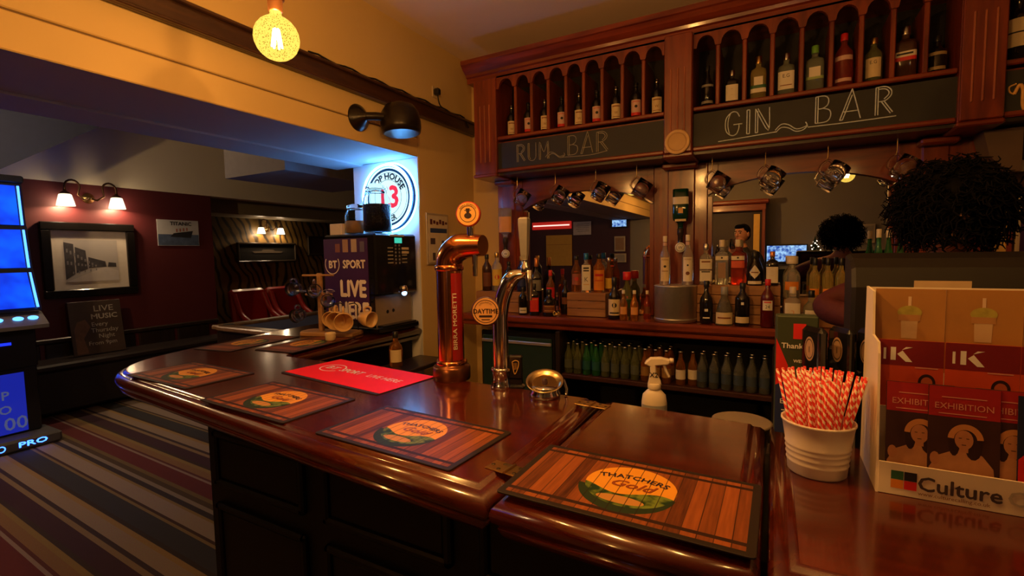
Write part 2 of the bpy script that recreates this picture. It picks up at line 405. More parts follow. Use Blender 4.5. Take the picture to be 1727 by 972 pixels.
def shade_mat():
    m = bpy.data.materials.new('frosted_lit_glass'); m.use_nodes = True; n = m.node_tree.nodes; l = m.node_tree.links
    n.clear(); o = n.new('ShaderNodeOutputMaterial'); mx = n.new('ShaderNodeMixShader'); tr = n.new('ShaderNodeBsdfTransparent'); em = n.new('ShaderNodeEmission')
    nz = n.new('ShaderNodeTexNoise'); nz.inputs['Scale'].default_value = 30; rr = n.new('ShaderNodeValToRGB'); rr.color_ramp.elements[0].color = (1,.72,.42,1); rr.color_ramp.elements[1].color = (1,.85,.6,1)
    l.new(nz.outputs['Fac'], rr.inputs[0]); l.new(rr.outputs[0], em.inputs[0]); em.inputs[1].default_value = 1.6; mx.inputs[0].default_value = .55
    l.new(tr.outputs[0], mx.inputs[1]); l.new(em.outputs[0], mx.inputs[2]); l.new(mx.outputs[0], o.inputs[0]); return m
SHADE = shade_mat()
sconce((XW,2.47,2.23), 'brass twin-arm wall lamp with frosted shades above the framed street picture', 1.15, .225)
sconce((-7.6,5.28,2.04), 'twin-shade wall lamp on the gold wallpaper above the red seats', 1.0, .18, SCONCE_W*.4)

# ================================================================ the bar
BT = 1.10
def nosed(m, poly, z=BT, th=.062):
    pr = [(.05,z-th-.02),(.02,z-th-.02),(.012,z-th)]
    for k in range(7):
        a = -PI/2+k*PI/6; pr.append((.027-.027*math.cos(a), z-.036+.026*math.sin(a)))
    pr += [(.028,z-.010),(.031,z-.0075),(.036,z-.0015),(.042,z)]
    return m.slab(poly, pr, 0, True)
def bez(pts, n=8):                                    # smooth run through points (Catmull-Rom)
    out = []
    for i in range(len(pts)-1):
        p0 = pts[max(i-1,0)]; p1 = pts[i]; p2 = pts[i+1]; p3 = pts[min(i+2,len(pts)-1)]
        for k in range(n):
            t = k/n
            out.append(tuple(.5*((2*p1[j])+(-p0[j]+p2[j])*t+(2*p0[j]-5*p1[j]+4*p2[j]-p3[j])*t*t+(-p0[j]+3*p1[j]-3*p2[j]+p3[j])*t**3) for j in range(len(p1))))
    out.append(tuple(pts[-1])); return out
curve = bez([(-2.02,.868),(-2.20,.884),(-2.34,.915),(-2.45,.985),(-2.535,1.10),(-2.60,1.28),(-2.65,1.5),(-2.70,1.8),(-2.74,2.1)], 5)
poly = [(-.464,.732),(-1.0,.772),(-1.55,.826)] + curve + [(-2.76,2.415),(-1.975,2.415),(-1.975,1.50),(-1.93,1.452),(-1.1,1.445),(-.464,1.43)]
ct = nosed(M(), poly[::-1]).obj('bar_counter_top', bartop)
tag(ct, 'long glossy mahogany counter top with a rounded end and return arm', 'counter top')
ht = nosed(M(), [(-.456,.732),(-.008,.732),(-.008,1.40),(-.456,1.43)]).obj('hatch_flap', bartop)
tag(ht, 'hinged mahogany hatch flap carrying the nearest barrel-printed mat', 'counter flap')
rt = nosed(M(), [(.0,.732),(1.5,.732),(1.5,1.43),(.0,1.43)]).obj('bar_counter_top', bartop)
tag(rt, 'right-hand mahogany counter top under the pot of straws and leaflet stand', 'counter top')
# dark panelled base
blk = P('black_painted_panel', (.0022,.002,.0018), .42, spec=.25)
base = thing('panelled_bar_front', 'black panelled bar front below the mahogany counter', 'bar front', (-.1,1.1,0))
Wd(M().box((-.12,1.15,.507),(3.09,.5,1.012)), 'carcass', blk, base)
Wd(M().box((-2.36,1.95,.507),(.62,.9,1.012)), 'carcass', blk, base)
Wd(M().box((-.12,.89,.06),(3.11,.02,.12),.006), 'skirting', blk, base)
for k in range(6):
    x0 = -1.62+k*.52; x1 = x0+.44
    for z0, z1 in ((.16,.74),(.80,.985)):
        f = Wd(M().box(((x0+x1)/2,.897,(z0+z1)/2),(x1-x0-.05,.012,z1-z0-.05),.005), 'raised_panel', blk, base)
        mo = M()
        for (a, b_, c, d) in ((x0,x1,z0,z0+.022),(x0,x1,z1-.022,z1),(x0,x0+.022,z0,z1),(x1-.022,x1,z0,z1)):
            mo.box(((a+b_)/2,.892,(c+d)/2),(b_-a,.02,d-c),.006)
        mo.obj('panel_moulding', blk, base, tuple(-base.location))
# brass hinges let into the flap joint
def hinge(loc, rz, label):
    t = thing('brass_hinge', label, 'hinge', loc, rz)
    for sg in (-1, 1):
        M().box((sg*.0265,0,.001),(.047,.042,.003),.0008).obj('hinge_plate', brass, t)
        s = M()
        for dx, dy in ((.012,.012),(.012,-.012),(.034,0)): s.lathe([(.0045,.0022),(.0045,.0032),(.001,.0034)], 10, c=(sg*(.008+dx),dy,0))
        s.obj('screw', P('dark_screw_head', (.06,.04,.02), .4, .8), t)
    M().tube([(0,-.02,.003),(0,.02,.003)], .0035, 8).obj('knuckle', brass, t)
hinge((-.475,.85,BT), -.12, 'brass hinge on the flap joint at the front edge of the counter')
hinge((-.462,1.335,BT), -.10, 'brass hinge on the flap joint at the rear, beside the chrome dish')

# ---------------------------------------------------------------- printed bar mats
def mat_print():
    m, n, l, b = nt('barrel_plank_print')
    def mth(op, a, b2=None, c2=None):
        k = n.new('ShaderNodeMath'); k.operation = op
        for i, q in enumerate((a, b2, c2)):
            if q is None: continue
            if isinstance(q, (int, float)): k.inputs[i].default_value = q
            else: l.new(q, k.inputs[i])
        return k.outputs[0]
    def mix(f, a, c):
        k = n.new('ShaderNodeMix'); k.data_type = 'RGBA'; l.new(f, k.inputs[0])
        for i, q in ((6, a), (7, c)):
            if isinstance(q, tuple): k.inputs[i].default_value = (*q, 1)
            else: l.new(q, k.inputs[i])
        return k.outputs[2]
    c = n.new('ShaderNodeTexCoord'); sp = n.new('ShaderNodeSeparateXYZ'); l.new(c.outputs['Object'], sp.inputs[0])
    u = mth('DIVIDE', sp.outputs[0], .22); v = mth('DIVIDE', sp.outputs[1], .125)
    ix = mth('MULTIPLY', mth('ADD', u, 1.0), 8.7); idx = mth('FLOOR', ix); fr = mth('FRACT', ix)
    wn = n.new('ShaderNodeTexWhiteNoise'); wn.noise_dimensions = '1D'; l.new(idx, wn.inputs['W'])
    mp = n.new('ShaderNodeMapping'); mp.inputs['Scale'].default_value = (160, 10, 1); l.new(c.outputs['Object'], mp.inputs[0])
    nz = n.new('ShaderNodeTexNoise'); nz.inputs['Scale'].default_value = 1; nz.inputs['Detail'].default_value = 4; l.new(mp.outputs[0], nz.inputs['Vector'])
    tone = mth('ADD', mth('MULTIPLY', wn.outputs['Value'], .45), mth('MULTIPLY', nz.outputs['Fac'], .6))
    rp = n.new('ShaderNodeValToRGB'); rp.color_ramp.elements[0].color = (.05,.012,.005,1); rp.color_ramp.elements[1].color = (.36,.10,.022,1); rp.color_ramp.elements[0].position = .2; rp.color_ramp.elements[1].position = .85
    l.new(tone, rp.inputs[0]); col = rp.outputs[0]
    e = mth('SQRT', mth('ADD', mth('POWER', mth('DIVIDE', u, .40), 2), mth('POWER', mth('DIVIDE', mth('SUBTRACT', v, .06), .66), 2)))
    e2 = mth('SQRT', mth('ADD', mth('POWER', mth('DIVIDE', mth('ADD', u, .015), .415), 2), mth('POWER', mth('DIVIDE', mth('ADD', v, .03), .72), 2)))
    low = mth('LESS_THAN', v, mth('ADD', -.12, mth('MULTIPLY', mth('SINE', mth('MULTIPLY', u, 7)), .03)))
    col = mix(mth('MULTIPLY', mth('LESS_THAN', e2, 1.0), low), col, (.018,.035,.014))
    col = mix(mth('LESS_THAN', e, .97), col, (.74,.33,.03))
    hill = mth('ADD', mth('MULTIPLY', mth('SINE', mth('MULTIPLY', mth('ADD', u, .25), 9)), -.10), -.14)
    hn = n.new('ShaderNodeTexNoise'); hn.inputs['Scale'].default_value = 45; l.new(c.outputs['Object'], hn.inputs['Vector'])
    hr = n.new('ShaderNodeValToRGB'); hr.color_ramp.elements[0].color = (.012,.04,.012,1); hr.color_ramp.elements[1].color = (.16,.22,.03,1); hr.color_ramp.elements[0].position = .42; hr.color_ramp.elements[1].position = .6
    l.new(hn.outputs['Fac'], hr.inputs[0])
    col = mix(mth('MULTIPLY', mth('LESS_THAN', e, .97), mth('LESS_THAN', v, hill)), col, hr.outputs[0])
    pth = mth('SQRT', mth('ADD', mth('POWER', mth('DIVIDE', mth('ADD', u, .02), .20), 2), mth('POWER', mth('DIVIDE', mth('ADD', v, .40), .11), 2)))
    col = mix(mth('LESS_THAN', pth, 1.0), col, (.50,.24,.06))
    line = mth('LESS_THAN', fr, .07)
    col = mix(mth('MULTIPLY', line, .8), col, (.02,.006,.003))
    av = mth('ABSOLUTE', v); au = mth('ABSOLUTE', u)
    band = mth('MULTIPLY', mth('GREATER_THAN', av, .72), mth('LESS_THAN', av, .80))
    col = mix(mth('MULTIPLY', band, mth('GREATER_THAN', e2, 1.0)), col, (.03,.01,.006))
    bord = mth('MAXIMUM', mth('GREATER_THAN', av, .90), mth('GREATER_THAN', au, .935))
    col = mix(bord, col, (.022,.014,.011))
    l.new(col, b.inputs['Base Color']); b.inputs['Roughness'].default_value = .55; b.inputs['Specular IOR Level'].default_value = .22
    return m
MATP = mat_print()
def rrect(w, h, r, n=3):
    out = []
    for cx_, cy_, a0 in ((w-r,-h+r,-PI/2),(w-r,h-r,0),(-w+r,h-r,PI/2),(-w+r,-h+r,PI)):
        for k in range(n+1):
            a = a0+k*PI/2/n; out.append((cx_+r*math.cos(a), cy_+r*math.sin(a)))
    return out
matmesh = M().slab(rrect(.22,.125,.008), [(0,.0004),(0,.003),(.001,.0036)]).mesh('mat_sheet', MATP)
lt = M(); text(lt, 'THATCHERS', .0235, (0,-.155,.0040), 0, 1.0, 'XY', arc=.19, bold=.0006); ltm = lt.mesh('brand_lettering', P('dark_navy_ink', (.02,.012,.03), .5))
lt = M(); text(lt, 'Gold', .036, (.0,-.002,.0041), 0, 1.15, 'XY', shear=.35, rot=-.03, bold=.0009); ltg = lt.mesh('script_lettering', P('rust_ink', (.30,.06,.012), .5))
def bar_mat(x, y, rz, label):
    t = thing('bar_mat', label, 'bar mat', (x, y, BT), rz, 'barrel-printed cider bar mats on the counter')
    for me in (matmesh, ltm, ltg):
        o = bpy.data.objects.new(me.name, me); COL.objects.link(o); o.parent = t
bar_mat(-.232,.878,-.01, 'largest and nearest cider mat, lying on the hinged hatch flap')
bar_mat(-.795,.922,-.055, 'cider mat on the long counter just left of the front hinge')
bar_mat(-1.37,.955,-.055, 'cider mat between the red mat and the front counter edge')
bar_mat(-1.99,1.025,-.03, 'cider mat by the rounded left tip of the counter')
bar_mat(-2.44,1.56,PI/2+.13, 'cider mat on the far outer edge of the return arm')
bar_mat(-2.12,1.67,PI/2+.10, 'cider mat on the return arm under the small white cup')
t = thing('bar_mat', 'bright red sports mat with white lettering lying behind the cider mats', 'bar mat', (-1.385,1.295,BT), -.115)
M().slab(rrect(.285,.135,.006), [(0,.0004),(0,.003)]).obj('mat_edge', P('black_rubber', (.015,.014,.015), .7), t)
M().slab(rrect(.283,.127,.004), [(0,.0031),(0,.0036)]).obj('mat_sheet', P('bright_red_mat', (.85,.012,.01), .6, var=.04, spec=.2), t, (.001,.006,0))
l2 = M(); text(l2, 'BT', .05, (-.165,.0,.0042), 0, 1.1, 'XY', bold=.0009, shear=.0); text(l2, 'SPORT', .052, (-.045,-.002,.0042), 0, .82, 'XY', bold=.0011); text(l2, 'LIVE HERE', .046, (.145,-.003,.0042), 0, .86, 'XY')
for i in range(28):
    a = .35+i/27*(2*PI-.9)
    if i: l2.add([(-.165+r_*1.25*math.cos(q),.016+r_*math.sin(q),.0042) for q in (pa, a) for r_ in (.044,.049)], [(0,1,3,2)])
    pa = a
l2.obj('mat_lettering', inkwhite, t)['kind'] = 'stuff'
# ================================================================ back bar
YG = 2.70
g = thing('bar_gantry', 'tall mahogany bar gantry with bottle niches, fluted pilasters and moulded cornice', 'gantry', (-.1,2.85,2.055))
def G(m, name, mats=mahog): return Wd(m, name, mats, g)
XE = 1.62
co = M(); co.T = Matrix(((0,0,1,0),(1,0,0,0),(0,1,0,0),(0,0,0,1)))
co.prism([(2.70,2.655),(2.70,2.685),(2.685,2.69),(2.68,2.705),(2.65,2.725),(2.635,2.745),(2.625,2.75),(2.625,2.775),(2.98,2.775),(2.98,2.655)][::-1], -1.775, XE)
G(co, 'cornice', mahogx)
XN = [[-1.556,-1.43,-1.319,-1.208,-1.094,-.984,-.874,-.758,-.641,-.525], [-.382,-.267,-.145,-.024,.098,.215,.327,.441,.554,.66], [.80,.92,1.04,1.16,1.28,1.40,1.52]]
def xzprism(m, pl, y0, y1):                           # outline given in x,z, pushed through y
    m.T = Matrix(((1,0,0,0),(0,0,1,0),(0,1,0,0),(0,0,0,1))); m.prism(pl[::-1], y0, y1); m.T = None; return m
for xs in XN:
    pl = [(xs[0],2.665)]
    for a, b in zip(xs[:-1], xs[1:]):
        c = (a+b)/2; w = (b-a)/2-.012
        pl.append((a,2.585)); pl.append((a+.012,2.585))
        for k in range(9):
            t = PI-k*PI/8; pl.append((c+w*math.cos(t)*.93, 2.592+.05*math.sin(t)))
        pl.append((b-.012,2.585))
    pl += [(xs[-1],2.585),(xs[-1],2.665)]
    G(xzprism(M(), pl, YG, YG+.02), 'scalloped_valance')
    for x in xs[1:-1]: G(M().box((x,2.82,2.44),(.02,.22,.30),.004), 'niche_divider')
    G(M().box(((xs[0]+xs[-1])/2,2.82,2.281),(xs[-1]-xs[0],.25,.022),.005), 'niche_shelf', mahogx)
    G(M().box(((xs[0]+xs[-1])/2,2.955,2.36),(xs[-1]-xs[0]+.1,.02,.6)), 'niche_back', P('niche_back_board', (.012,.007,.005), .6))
    G(M().box(((xs[0]+xs[-1])/2,YG+.004,2.077),(xs[-1]-xs[0],.03,.022),.006), 'lower_rail', mahogx)
    G(M().box(((xs[0]+xs[-1])/2,YG+.03,2.17),(xs[-1]-xs[0],.02,.18)), 'sign_board_backing')
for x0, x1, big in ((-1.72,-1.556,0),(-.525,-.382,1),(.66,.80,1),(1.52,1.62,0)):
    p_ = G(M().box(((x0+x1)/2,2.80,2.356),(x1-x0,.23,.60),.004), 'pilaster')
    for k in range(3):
        M().box(((x0+x1)/2+(k-1)*.034,2.684,2.315),(.008,.012,.36),.003).obj('flute_bead', wood('highlight_bead_wood', (.28,.07,.025), (.42,.13,.05), .3, (8,8,1), 3), p_)  # paler bead colour paints in the highlights along the flutes
    if big:
        M().box(((x0+x1)/2,2.675,2.365),(x1-x0-.004,.016,.60),.004).obj('pilaster_facing', mahog, p_)
        for ch in p_.children:
            if ch.name.startswith('flute_bead'): ch.location.y = -.017
    M().box(((x0+x1)/2,2.80,2.052),(x1-x0+.01,.26,.022),.006).obj('pilaster_foot', mahogx, p_)
G(M().box((-.05,2.84,2.058),(3.3,.26,.014)), 'underside_board', darkwood)
# ---- arched mirrors
def spandrel(x0, x1, zs, za, zt=2.05):
    pl = [(x0,zt),(x0,zs)]
    for k in range(17):
        t = k/16; pl.append((x0+(x1-x0)*t, zs+(za-zs)*math.sin(PI*t)**.75))
    pl += [(x1,zs),(x1,zt)]; return pl
for (x0, x1, zs, za, lab) in ((-1.494,-.644,1.845,1.945,'arched back bar mirror under the rum bar sign'),(-.322,.50,1.865,1.95,'arched back bar mirror under the gin bar sign')):
    t = thing('bar_mirror', lab, 'mirror', ((x0+x1)/2,2.96,1.16))
    Wd(M().box(((x0+x1)/2,2.975,1.56),(x1-x0+.04,.006,.79)), 'mirror_glass', mirror, t)
    Wd(xzprism(M(), spandrel(x0-.01,x1+.01,zs,za), 2.945, 2.97), 'arched_head', mahogx, t)
    Wd(xzprism(M(), [(x0-.01,zs-.012),(x0+.012,zs-.012),(x0+.012,1.165),(x0-.01,1.165)][::-1], 2.95, 2.968), 'frame_bead', mahog, t)
    Wd(xzprism(M(), [(x1-.012,zs-.012),(x1+.01,zs-.012),(x1+.01,1.165),(x1-.012,1.165)][::-1], 2.95, 2.968), 'frame_bead', mahog, t)
for x0, x1, s0, s1, lab in ((-1.70,-1.506,-1.66,-1.56,'left of the rum mirror'),(-.632,-.334,-.55,-.40,'between the two arched mirrors'),(.512,.87,.60,.70,'right of the gin mirror, behind the till')):
    bp = thing('mirror_column', 'mahogany column standing ' + lab, 'column', ((x0+x1)/2,2.965,1.16))
    Wd(M().box(((x0+x1)/2,2.965,1.605),(x1-x0,.05,.885),.004), 'shaft', mahog, bp)
    Wd(M().box(((s0+s1)/2,2.936,1.605),(s1-s0,.018,.88),.006), 'pilaster_strip', mahog, bp)
    Wd(M().box(((s0+s1)/2,2.90,2.03),(s1-s0+.04,.09,.03),.008), 'capital', mahogx, bp)
    if x1 > .8: Wd(xzprism(M(), [(.775,2.04),(.90,2.04),(.90,1.86),(.86,1.86),(.80,1.93)], 2.80, 2.93), 'scroll_bracket', P('grey_worn_wood', (.12,.075,.05), .5), bp)
# right-hand bay beyond the gantry post
rb = thing('alcove_frame', 'dark framed alcove at far right with a lit cream strip and yellow panel', 'alcove', (1.2,2.99,1.16))
Wd(M().box((1.25,2.975,1.99),(.76,.03,.13),.005), 'head_board', darkwood, rb)
Wd(M().box((1.25,2.98,1.90),(.76,.02,.05)), 'cream_strip', P('pale_cream_board', (.8,.68,.42), .6), rb)
Wd(M().box((1.25,2.975,1.835),(.76,.03,.07),.005), 'mid_rail', railwood, rb)
Wd(M().box((.888,2.985,1.48),(.062,.02,.64)), 'yellow_panel', P('yellow_painted_panel', (.75,.50,.14), .6), rb)
Wd(M().box((.928,2.978,1.48),(.018,.03,.64),.004), 'trim_post', mahog, rb)
t = thing('framed_sign', 'purple framed sign with a gold ring at the far right edge', 'sign', (1.05,2.965,1.40))
M().box((0,0,.18),(.21,.016,.40),.004).obj('frame', P('pale_silver_frame', (.5,.42,.3), .4), t)
M().box((0,-.0085,.18),(.185,.004,.375)).obj('sign_face', P('purple_sign_face', (.035,.012,.07), .4), t)
M().ring((-.04,-.0115,.27), .036, .042).obj('gold_ring', inkgold, t)

# ---- chalkboards with hand-drawn lettering
LET = {'R': ([[(.12,0),(.12,1)],[(.22,0),(.22,1)],[(.12,1),(.5,1.0),(.72,.86),(.72,.66),(.5,.5),(.22,.48)],[(.22,.93),(.48,.92),(.62,.82),(.62,.7),(.45,.56)],[(.34,.48),(.72,.02)],[(.46,.48),(.80,.06)]], .9),
 'U': ([[(.1,1),(.1,.22),(.25,.03),(.5,.0),(.68,.12),(.72,.3),(.72,1)],[(.2,1),(.2,.26),(.3,.1)],[(.1,1),(.2,1)]], .86),
 'M': ([[(.08,0),(.12,1),(.45,.4),(.78,1),(.84,0)],[(.18,0),(.2,.82)],[(.08,0),(.18,0)],[(.74,0),(.74,.84)]], .98),
 'B': ([[(.1,0),(.1,1)],[(.2,0),(.2,1)],[(.1,1),(.45,1),(.62,.88),(.6,.66),(.4,.54),(.2,.53)],[(.4,.54),(.68,.44),(.72,.2),(.55,.02),(.1,0)]], .84),
 'A': ([[(.04,0),(.42,1),(.5,1),(.78,0)],[(.14,0),(.47,.9)],[(.04,0),(.14,0)],[(.18,.3),(.68,.3)]], .86),
 'G': ([[(.72,.78),(.6,.97),(.38,1),(.14,.8),(.08,.5),(.14,.18),(.38,0),(.6,.06),(.7,.3),(.7,.46)],[(.45,.46),(.85,.46)],[(.3,.94),(.22,.72),(.2,.4),(.27,.1)]], .92),
 'I': ([[(.1,0),(.1,1)],[(.22,0),(.22,1)],[(.1,0),(.22,0)],[(.1,1),(.22,1)]], .36),
 'N': ([[(.08,0),(.08,1)],[(.18,0),(.18,.9)],[(.08,1),(.64,.04),(.68,1)],[(.18,1),(.66,.16)],[(.08,0),(.18,0)]], .8)}
def stroke(m, pts, r=.0022):
    m.tube(bez([(p[0], p[1], p[2]) for p in pts], 4) if len(pts) > 2 else pts, r, 5)
def chalkword(m, s, x, z, h, wx, y, slope=0, r=.0022, gap=.04):
    for ch in s:
        if ch == ' ': x += .5*wx; continue
        st, w = LET[ch]
        for q in st: stroke(m, [(x+p[0]*wx, y, z+p[1]*h+slope*(p[0]*wx)) for p in q], r)
        x += (w+gap)*wx
    return x
cb = thing('chalkboard_sign', 'long chalkboard reading RUM BAR on the left of the gantry', 'sign', (-1.04,2.71,2.088))
Wd(M().box((-1.04,2.712,2.168),(1.03,.012,.164)), 'board', slate, cb)
ch = M(); x = chalkword(ch, 'RUM', -1.43, 2.12, .105, .085, 2.7045)
for q in ([(-1.225,2.13),(-1.20,2.155),(-1.17,2.15),(-1.135,2.125),(-1.105,2.13)],[(-1.215,2.125),(-1.19,2.145),(-1.165,2.142),(-1.13,2.117),(-1.10,2.128),(-1.105,2.142)]): stroke(ch, [(a,2.7045,b) for a, b in q])
chalkword(ch, 'BAR', -1.09, 2.125, .11, .098, 2.7045)
stroke(ch, [(-1.12,2.7045,2.118),(-.95,2.7045,2.112),(-.84,2.7045,2.125)])
Wd(ch, 'chalk_lettering', P('faint_chalk', (.30,.28,.2), .9, var=.3, vs=90), cb)['kind'] = 'stuff'
cb = thing('chalkboard_sign', 'long chalkboard reading GIN BAR in white letters in mid gantry', 'sign', (.14,2.71,2.088))
Wd(M().box((.14,2.712,2.172),(1.04,.012,.172)), 'board', slate, cb)
ch = M(); chalkword(ch, 'GIN', -.235, 2.125, .115, .10, 2.7045, r=.0026)
for q in ([(-.005,2.125),(.02,2.15),(.05,2.145),(.085,2.12),(.125,2.13),(.12,2.148)],[(-.002,2.115),(.02,2.135),(.05,2.13),(.08,2.11),(.11,2.112),(.13,2.13)]): stroke(ch, [(a,2.7045,b) for a, b in q], .0026)
chalkword(ch, 'B', .15, 2.135, .12, .095, 2.7045, r=.0026); chalkword(ch, 'A', .25, 2.135, .12, .105, 2.7045, r=.0026); chalkword(ch, 'R', .375, 2.138, .12, .09, 2.7045, r=.0026)
stroke(ch, [(-.26,2.7045,2.103),(-.12,2.7045,2.110),(0,2.7045,2.118)], .0026); stroke(ch, [(.13,2.7045,2.122),(.3,2.7045,2.122),(.46,2.7045,2.126)], .0026)
Wd(ch, 'chalk_lettering', chalk, cb)['kind'] = 'stuff'
cb = thing('chalkboard_sign', 'chalkboard with ornate gold script at the far right of the gantry', 'sign', (1.16,2.71,2.088))
Wd(M().box((1.16,2.712,2.168),(.72,.012,.164)), 'board', slate, cb)
ch = M()
for r_, q in ((.006,[(.835,2.155),(.85,2.19),(.86,2.17),(.862,2.11),(.875,2.09),(.905,2.195)]),(.005,[(.905,2.195),(.90,2.11),(.915,2.09),(.955,2.20)]),(.0035,[(.835,2.155),(.822,2.165),(.82,2.185),(.84,2.195)]),(.004,[(.965,2.14),(.958,2.10),(.975,2.095),(.985,2.11)])): stroke(ch, [(a,2.7045,b) for a, b in q], r_)
Wd(ch, 'script_lettering', goldchalk, cb)['kind'] = 'stuff'
t = thing('round_plaque', 'round pale gold plaque at the foot of the middle pilaster', 'plaque', (-.453,2.662,2.117))
pq = M(); pq.T = Matrix.Rotation(PI/2, 4, 'X'); pq.lathe([(.001,-.002),(.062,-.002),(.064,.002),(.062,.006),(.052,.008),(.050,.006),(.001,.006)], 32); pq.T = None
pq.obj('plaque_body', P('pale_gold_wood', (.66,.42,.17), .45), t)
M().disc((0,-.0068,0), .048).obj('plaque_face', P('gold_face', (.50,.28,.07), .4), t)
M().ring((0,-.0074,0), .044, .0455).obj('plaque_ring', inkbrown, t)

# ---- back shelf and the fridge shelf below
SH = 1.16
bs = thing('back_bar_shelf', 'mahogany back bar shelf below the mirrors, crowded with spirit bottles', 'shelf', (-.1,2.84,1.10))
Wd(M().box((-.1,2.825,1.135),(3.5,.32,.048),.012), 'shelf_board', mahogx, bs)
Wd(M().box((-.1,2.70,1.095),(3.5,.03,.03),.006), 'front_rail', mahogx, bs)
us = thing('bottle_shelving', 'dark open shelving below the back bar holding rows of small bottles', 'shelving', (-.1,2.84,0))
Wd(M().box((-.07,2.84,.805),(2.1,.34,.028),.004), 'shelf_board', P('dark_red_shelf', (.05,.014,.008), .5), us)
Wd(M().box((.2,2.84,.40),(2.7,.36,.028),.004), 'shelf_board', darkwood, us)
for x in (-1.14,.02,.9,1.5): Wd(M().box((x,2.84,.545),(.03,.36,1.06),.004), 'upright', darkwood, us)
Wd(M().box((-.1,3.02,.55),(3.4,.02,1.1)), 'back_board', P('matt_black_board', (.008,.007,.006), .7), us)
fr = thing('bottle_fridge', 'black glass-door bottle fridge beneath the left end of the back shelf', 'fridge', (-1.44,2.82,0))
M().box((0,0.03,.53),(.54,.3,1.04),.008).obj('cabinet', blackgloss, fr)
M().box((0,-.127,.55),(.5,.012,.94),.004).obj('glass_door', P('dark_teal_glass', (.02,.045,.04), .12, coat=.3), fr)
M().box((0,-.138,.985),(.5,.012,.02),.003).obj('door_rail', steel, fr)
# ================================================================ bottles
def tint(name, col, rough=.04): return P('glass_'+name, col, rough, trans=.86, ior=1.36, var=0)
GL = {'clear': tint('clear_bottle', (.93,.95,.93)), 'amber': tint('amber', (.75,.30,.05)), 'rum': tint('golden_rum', (.62,.25,.06)), 'green': tint('green', (.12,.55,.20)),
      'pink': tint('pink_gin', (.85,.16,.10)), 'yellow': tint('yellow', (.96,.80,.30)), 'olive': tint('olive', (.50,.55,.25)), 'pale': tint('pale_green', (.72,.80,.66)),
      'dark': P('dark_bottle_glass', (.010,.008,.007), .08, coat=.4, var=.05), 'darkgreen': P('deep_green_glass', (.006,.035,.018), .08, coat=.4), 'red': P('dark_red_glass', (.10,.008,.008), .1, coat=.4),
      'brown': P('brown_bottle_glass', (.05,.018,.006), .1, coat=.3), 'blue': P('deep_blue_glass', (.012,.02,.09), .1, coat=.3), 'orange': tint('orange', (.90,.36,.05)), 'grey': tint('smoky', (.45,.47,.42))}
PROF = {
 'wine': [(.86,0),(1,.012),(1,.60),(.93,.66),(.62,.73),(.40,.78),(.38,.92),(.43,.925),(.43,.965),(.36,.97)],
 'spirit': [(.88,0),(1,.015),(1,.60),(.92,.67),(.60,.74),(.36,.80),(.34,.90)],
 'tall': [(.88,0),(1,.015),(1,.52),(.90,.60),(.50,.72),(.36,.80),(.34,.92)],
 'square': [(.92,0),(1,.012),(1,.62),(.90,.69),(.45,.74),(.34,.77),(.34,.87)],
 'round': [(.70,0),(.95,.03),(1,.22),(1,.48),(.88,.60),(.50,.70),(.34,.76),(.32,.88)],
 'jug': [(.85,0),(1,.02),(1,.50),(.90,.60),(.55,.68),(.40,.72),(.38,.84)],
 'bell': [(.95,0),(1,.03),(.97,.20),(.84,.45),(.60,.62),(.42,.70),(.40,.82)],
 'beer': [(.88,0),(1,.02),(1,.52),(.90,.62),(.55,.75),(.40,.86),(.38,.95),(.44,.955),(.44,.98)]}
CAPZ = {'wine': .90, 'spirit': .87, 'tall': .88, 'square': .84, 'round': .85, 'jug': .82, 'bell': .80, 'beer': .96}
def face_cam(x, y): return math.atan2(x, y)*-1.0
def bottle(label, x, y, z, h, r, kind='spirit', glassm='clear', cap=None, labs=(), p=2, group=None, name='spirit_bottle', capr=None, turn=0, neck=None):
    t = thing(name, label, 'bottle', (x, y, z), math.atan2(-x, y)+turn, group)
    pr = [(a*r, b*h) for a, b in PROF[kind]]
    pr = [(.001, pr[0][1]+.004)] + pr
    M().lathe(pr, 20 if p == 2 else 28, p=p).obj('glass', GL[glassm], t)
    cz = CAPZ[kind]*h; cr_ = capr or .40*r
    if cap: M().lathe([(cr_,cz),(cr_*1.04,cz+.002),(cr_*1.04,h-.002),(cr_*.9,h)], 14).obj('cap', cap, t)
    if neck: M().patch(.36*r, .80*h, .865*h, -PI*.98, PI*.98, 14, off=.0012).obj('neck_label', neck, t)
    for lb in labs:
        z0, z1, ha, m_ = lb[:4]
        o = M().patch(r, z0*h, z1*h, -ha, ha, 10, p=p).obj('paper_label', m_, t)
        if len(lb) > 4:
            for (tx, sz, tz, tm) in lb[4]:
                q = M()
                if tx == '=':
                    q.patch(r, (tz)*h, (tz)*h+sz, -ha*.7, ha*.7, 6, p=p, off=.0012)
                elif tx == 'o':
                    n_ = 18; q.add([((r+.0013)*math.cos(-PI/2+sz*math.cos(a)/r), (r+.0013)*math.sin(-PI/2+sz*math.cos(a)/r)*1, tz*h+sz*math.sin(a)) for a in [2*PI*k/n_ for k in range(n_)]], [list(range(n_))])
                else: text_cyl(q, tx, sz, r, tz*h, p=p, sx=.85)
                q.obj('label_print', tm, o)
    return t
sil = P('silver_cap', (.6,.58,.55), .25, 1); gcap = P('gold_cap', (.65,.42,.14), .3, 1); bcap = P('black_cap', (.015,.015,.016), .3); wcap = P('cream_cap', (.72,.64,.5), .4); rcap = P('red_cap', (.6,.02,.015), .35); blcap = P('blue_foil_cap', (.02,.16,.4), .3, .3); ocap = P('copper_cap', (.6,.22,.06), .3, .6); gncap = P('green_cap', (.15,.4,.05), .35)
